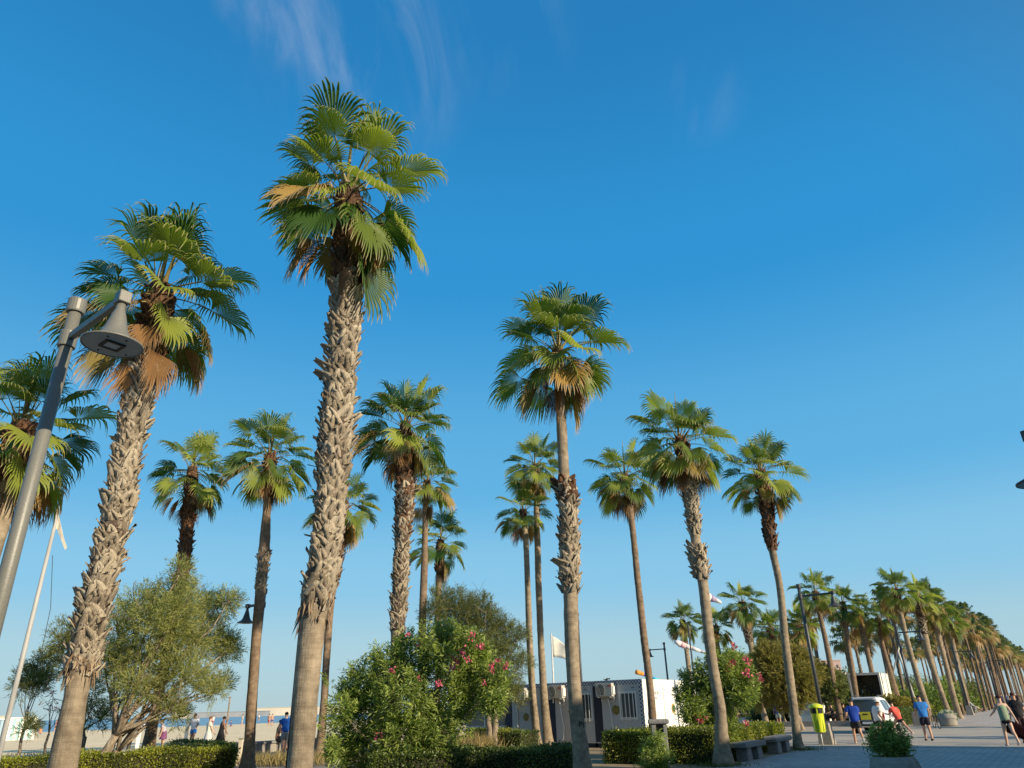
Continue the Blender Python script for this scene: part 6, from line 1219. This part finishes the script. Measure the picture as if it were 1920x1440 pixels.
for y in (-0.55, 0.75): b = MB(); b.lathe([(0.12, -0.05), (0.24, -0.045), (0.24, 0.045), (0.12, 0.05)], 18); o = b.build('wheel', mTyre, root); o.matrix_local = Matrix.Translation((0, y, 0.24)) @ Matrix.Rotation(math.pi/2, 4, 'Y')
b = MB(); b.tube([(-0.3, 0.5, 1.0), (0, 0.58, 0.98), (0.3, 0.5, 1.0)], 0.02, n=6); b.build('handlebar', mBlack, root)
person(at(1457, 1330, 57), yaw(1457, 170), 'person in a blue top with a white cap behind the brownish tree', 1.68, top=(0.02, 0.05, 0.30), hat=(0.7, 0.7, 0.68), bottom=(0.3, 0.33, 0.3), fingers=False)
for i, (px, D, tp, lb) in enumerate(((1553, 62, (0.55, 0.35, 0.12), 'person in a mustard top sitting at the plaza table behind the lime bin'), (1561, 60.5, (0.02, 0.02, 0.025), 'person in black sitting at the plaza table behind the lime bin'), (1583, 61.5, (0.03, 0.03, 0.04), 'person in dark clothes sitting left of the police car'), (1574, 64, (0.6, 0.58, 0.55), 'person in a white top sitting by the plaza palm'))):
    person(at(px, 1340, D), yaw(px, 90 if i % 2 else -60), lb, 1.7, legs=((80, 80), (80, 80)), sit=0.5, arms=((35, 40, 8), (35, 40, 8)), top=tp, bottom=(0.04, 0.04, 0.05), blen=1.5, fingers=False)
    o = at(px, 1340, D); root = empty('stool', Vector((o.x, o.y, 0)), 0, cat='stool', label=lb.replace('person', 'stool under the person')[:95].replace('sitting ', '')); b = MB(); b.box((0, 0, 0.46), (0.36, 0.36, 0.05)); b.build('seat', mSteelD, root); b = MB(); b.tube([(0, 0, 0), (0, 0, 0.44)], 0.05, n=8); b.build('leg', mSteelD, root)
bp = uv(92, -8.9); person(bp+AV*0.3, ROT_AV-math.pi/2, 'person in pale trousers lounging on the stone bench by the avenue lamp', 1.75, lean=-38, legs=((75, 30), (70, 25)), sit=0.56, arms=((-30, 20, 15), (-30, 20, 15)), top=(0.35, 0.37, 0.40), bottom=(0.42, 0.36, 0.28), blen=1.5, fingers=False, skin=mSkinD)
DK_ = ((1864, 1318, (0.30, 0.38, 0.45), 'person in a light blue top sitting beside the far avenue lamp'), (1884, 1322, (0.03, 0.04, 0.07), 'dark clothed person standing in the shade beside the striding woman'), (1902, 1321, (0.02, 0.03, 0.05), 'dark clothed person standing in the far shade at the right edge'), (1893, 1318, (0.10, 0.13, 0.22), 'person in a slate blue top walking in the far shade at right'), (1913, 1318, (0.05, 0.04, 0.05), 'last dark figure in the far shade by the right edge'))
for px, py, tp, lb in DK_:
    sit = 'sitting' in lb; g_ = gnd(px, py+8); person(g_, yaw(px, rnd.uniform(0, 360)), lb, 1.72, top=tp, bottom=(0.03, 0.035, 0.05), blen=1.5, fingers=False, legs=((80, 80), (80, 80)) if sit else ((6, 4), (-6, 8)), sit=0.5 if sit else None)
    if sit: root = empty('stool', g_, 0, cat='stool', label='low stool under the person beside the far avenue lamp'); b = MB(); b.box((0, 0, 0.44), (0.4, 0.4, 0.08)); b.build('seat', mStone, root); b = MB(); b.box((0, 0, 0.2), (0.25, 0.25, 0.4)); b.build('leg', mStone, root)
# --- by the beach wall and on the sand
person(at(242, 1396, 53), yaw(242, -80), 'bending woman in a white top and red shorts on the beach walk', 1.62, lean=38, legs=((6, 22), (14, 26)), arms=((60, 30, 8), (55, 35, 8)), top=(0.75, 0.73, 0.70), bottom=(0.45, 0.05, 0.05), blen=0.7, fem=True, hat=(0.75, 0.74, 0.7), skin=mSkinD, shoes=(0.02, 0.02, 0.02))
person(at(273, 1396, 52), yaw(273, 60), 'person in a navy and white striped shirt beside the foot shower', 1.68, lean=20, legs=((4, 8), (8, 14)), arms=((50, 35, 8), (45, 30, 8)), topmat=mStripe, bottom=(0.22, 0.23, 0.25), blen=1.5, hat=(0.62, 0.60, 0.58))
person(at(305, 1396, 52.5), yaw(305, 100), 'woman in a purple skirt half behind the palm trunk', 1.64, lean=25, legs=((4, 8), (8, 14)), top=(0.45, 0.42, 0.45), bottom=(0.20, 0.07, 0.16), skirt=True, blen=0.9, fem=True, longhair=True)
person(at(360, 1392, 54), yaw(360, 160), 'tall man in a white top and bright blue shorts at the foot shower', 1.84, lean=4, legs=((24, 26), (2, 4)), arms=((10, 60, 14), (10, 30, 14)), top=(0.62, 0.64, 0.70), sleeve=0.5, bottom=(0.02, 0.16, 0.50), blen=0.75, skin=mSkinD, shoes=None, hat=(0.02, 0.02, 0.03))
person(at(387, 1404, 46), yaw(387, -70), 'woman in a pale cream dress walking left behind the wall', 1.66, lean=0, legs=((12, 6), (-10, 10)), arms=((-8, 15, 10), (14, 20, 10)), top=(0.70, 0.64, 0.52), bottom=(0.62, 0.60, 0.56), skirt=True, blen=1.25, fem=True, hair=(0.18, 0.08, 0.03), skin=mSkinP)
person(at(411, 1400, 48), yaw(411, -70), 'woman in a long black dress with a raised hand and a black hat', 1.64, lean=6, legs=((6, 6), (-4, 6)), arms=((50, 110, 6), (10, 20, 8)), top=(0.012, 0.012, 0.014), sleeve=0, bottom=(0.012, 0.012, 0.014), skirt=True, blen=1.6, fem=True, hat=(0.012, 0.012, 0.014), skin=mSkinD)
wv = -33.55
def onwall(px):                # the place on the wall top seen in that column
    d = ray(px, 1390); t = wv/(d.x*NV.x+d.y*NV.y); return Vector((d.x*t, d.y*t, 0))
person(onwall(519), ROT_AV-math.pi/2+0.7, 'seated person in black shorts with bare back on the grey seat wall', 1.72, lean=8, legs=((80, 70), (70, 70)), sit=0.56, arms=((30, 30, 8), (30, 30, 8)), topless=True, bottom=(0.012, 0.012, 0.016), blen=1.0, skin=mSkinD, shoes=(0.02, 0.02, 0.02))
pm = gnd(531, 1413); person(Vector((pm.x, pm.y, 0)), yaw(535, 20), 'man in a royal blue shirt and grey shorts standing by the seat wall', 1.76, legs=((2, 2), (10, 8)), arms=((10, 40, 10), (25, 60, 12)), top=(0.012, 0.10, 0.45), bottom=(0.25, 0.27, 0.27), blen=1.05, skin=mSkinP, shoes=(0.02, 0.02, 0.02))
FAR = [(66, 1374, (0.55, 0.45, 0.55), 'standing bather with a white hat beside the striped hut', 0), (75, 1375, (0.6, 0.25, 0.12), 'bather in orange sitting on the sand beside the striped hut', 1), (102, 1374, (0.25, 0.08, 0.12), 'group bather behind the leafless sapling', 0), (371, 1357, (0.5, 0.3, 0.25), 'distant bather right of the man in blue shorts', 0), (398, 1362, (0.7, 0.7, 0.7), 'distant bather in white between the two women', 0), (425, 1357, (0.45, 0.25, 0.18), 'shirtless bather right of the thin wooden post', 0), (432, 1362, (0.05, 0.10, 0.30), 'bather in blue sitting on the sand by the thin wooden post', 1), (453, 1362, (0.65, 0.6, 0.55), 'distant bather in white left of the slender palm trunk', 0), (503, 1363, (0.5, 0.28, 0.2), 'left one of two bathers standing together in the sun', 0), (509, 1362, (0.55, 0.3, 0.22), 'right one of two bathers standing together in the sun', 0), (485, 1352, (0.6, 0.6, 0.62), 'tiny bather in white at the water edge', 0)]
for i, (px, py, tp, lb, st_) in enumerate(FAR):
    g_ = gnd(px, py); person(g_, yaw(px, 40*i), lb, 1.72, top=tp, topless=('shirtless' in lb or 'standing together' in lb), bottom=((0.5, 0.1, 0.12), (0.05, 0.1, 0.3), (0.03, 0.03, 0.05), (0.6, 0.58, 0.55))[i % 4], blen=0.7, legs=((80, 80), (75, 85)) if st_ else ((8, 4), (-6, 8)), sit=0.02 if st_ else None, fingers=False, shoes=None, hat=(0.75, 0.73, 0.7) if 'hat' in lb else None)
q = gnd(232, 1372); root = empty('beach_shelter', q, 0.4, cat='beach shelter', label='turquoise beach shelter left of the bending woman'); b = MB(); b.add([(-0.9, -0.6, 0), (0.9, -0.6, 0), (0.9, 0.7, 0), (-0.9, 0.7, 0), (-0.5, 0.1, 1.5), (0.6, 0.1, 1.5)], [(0, 1, 5, 4), (1, 2, 5), (2, 3, 4, 5), (3, 0, 4)]); b.build('canopy', cC, root)
for s in (-1, 1): b = MB(); b.tube([(s*0.9, -0.6, 0), (s*0.55, 0.1, 1.52)], 0.02, n=6); b.build('pole', mSteelD, root)
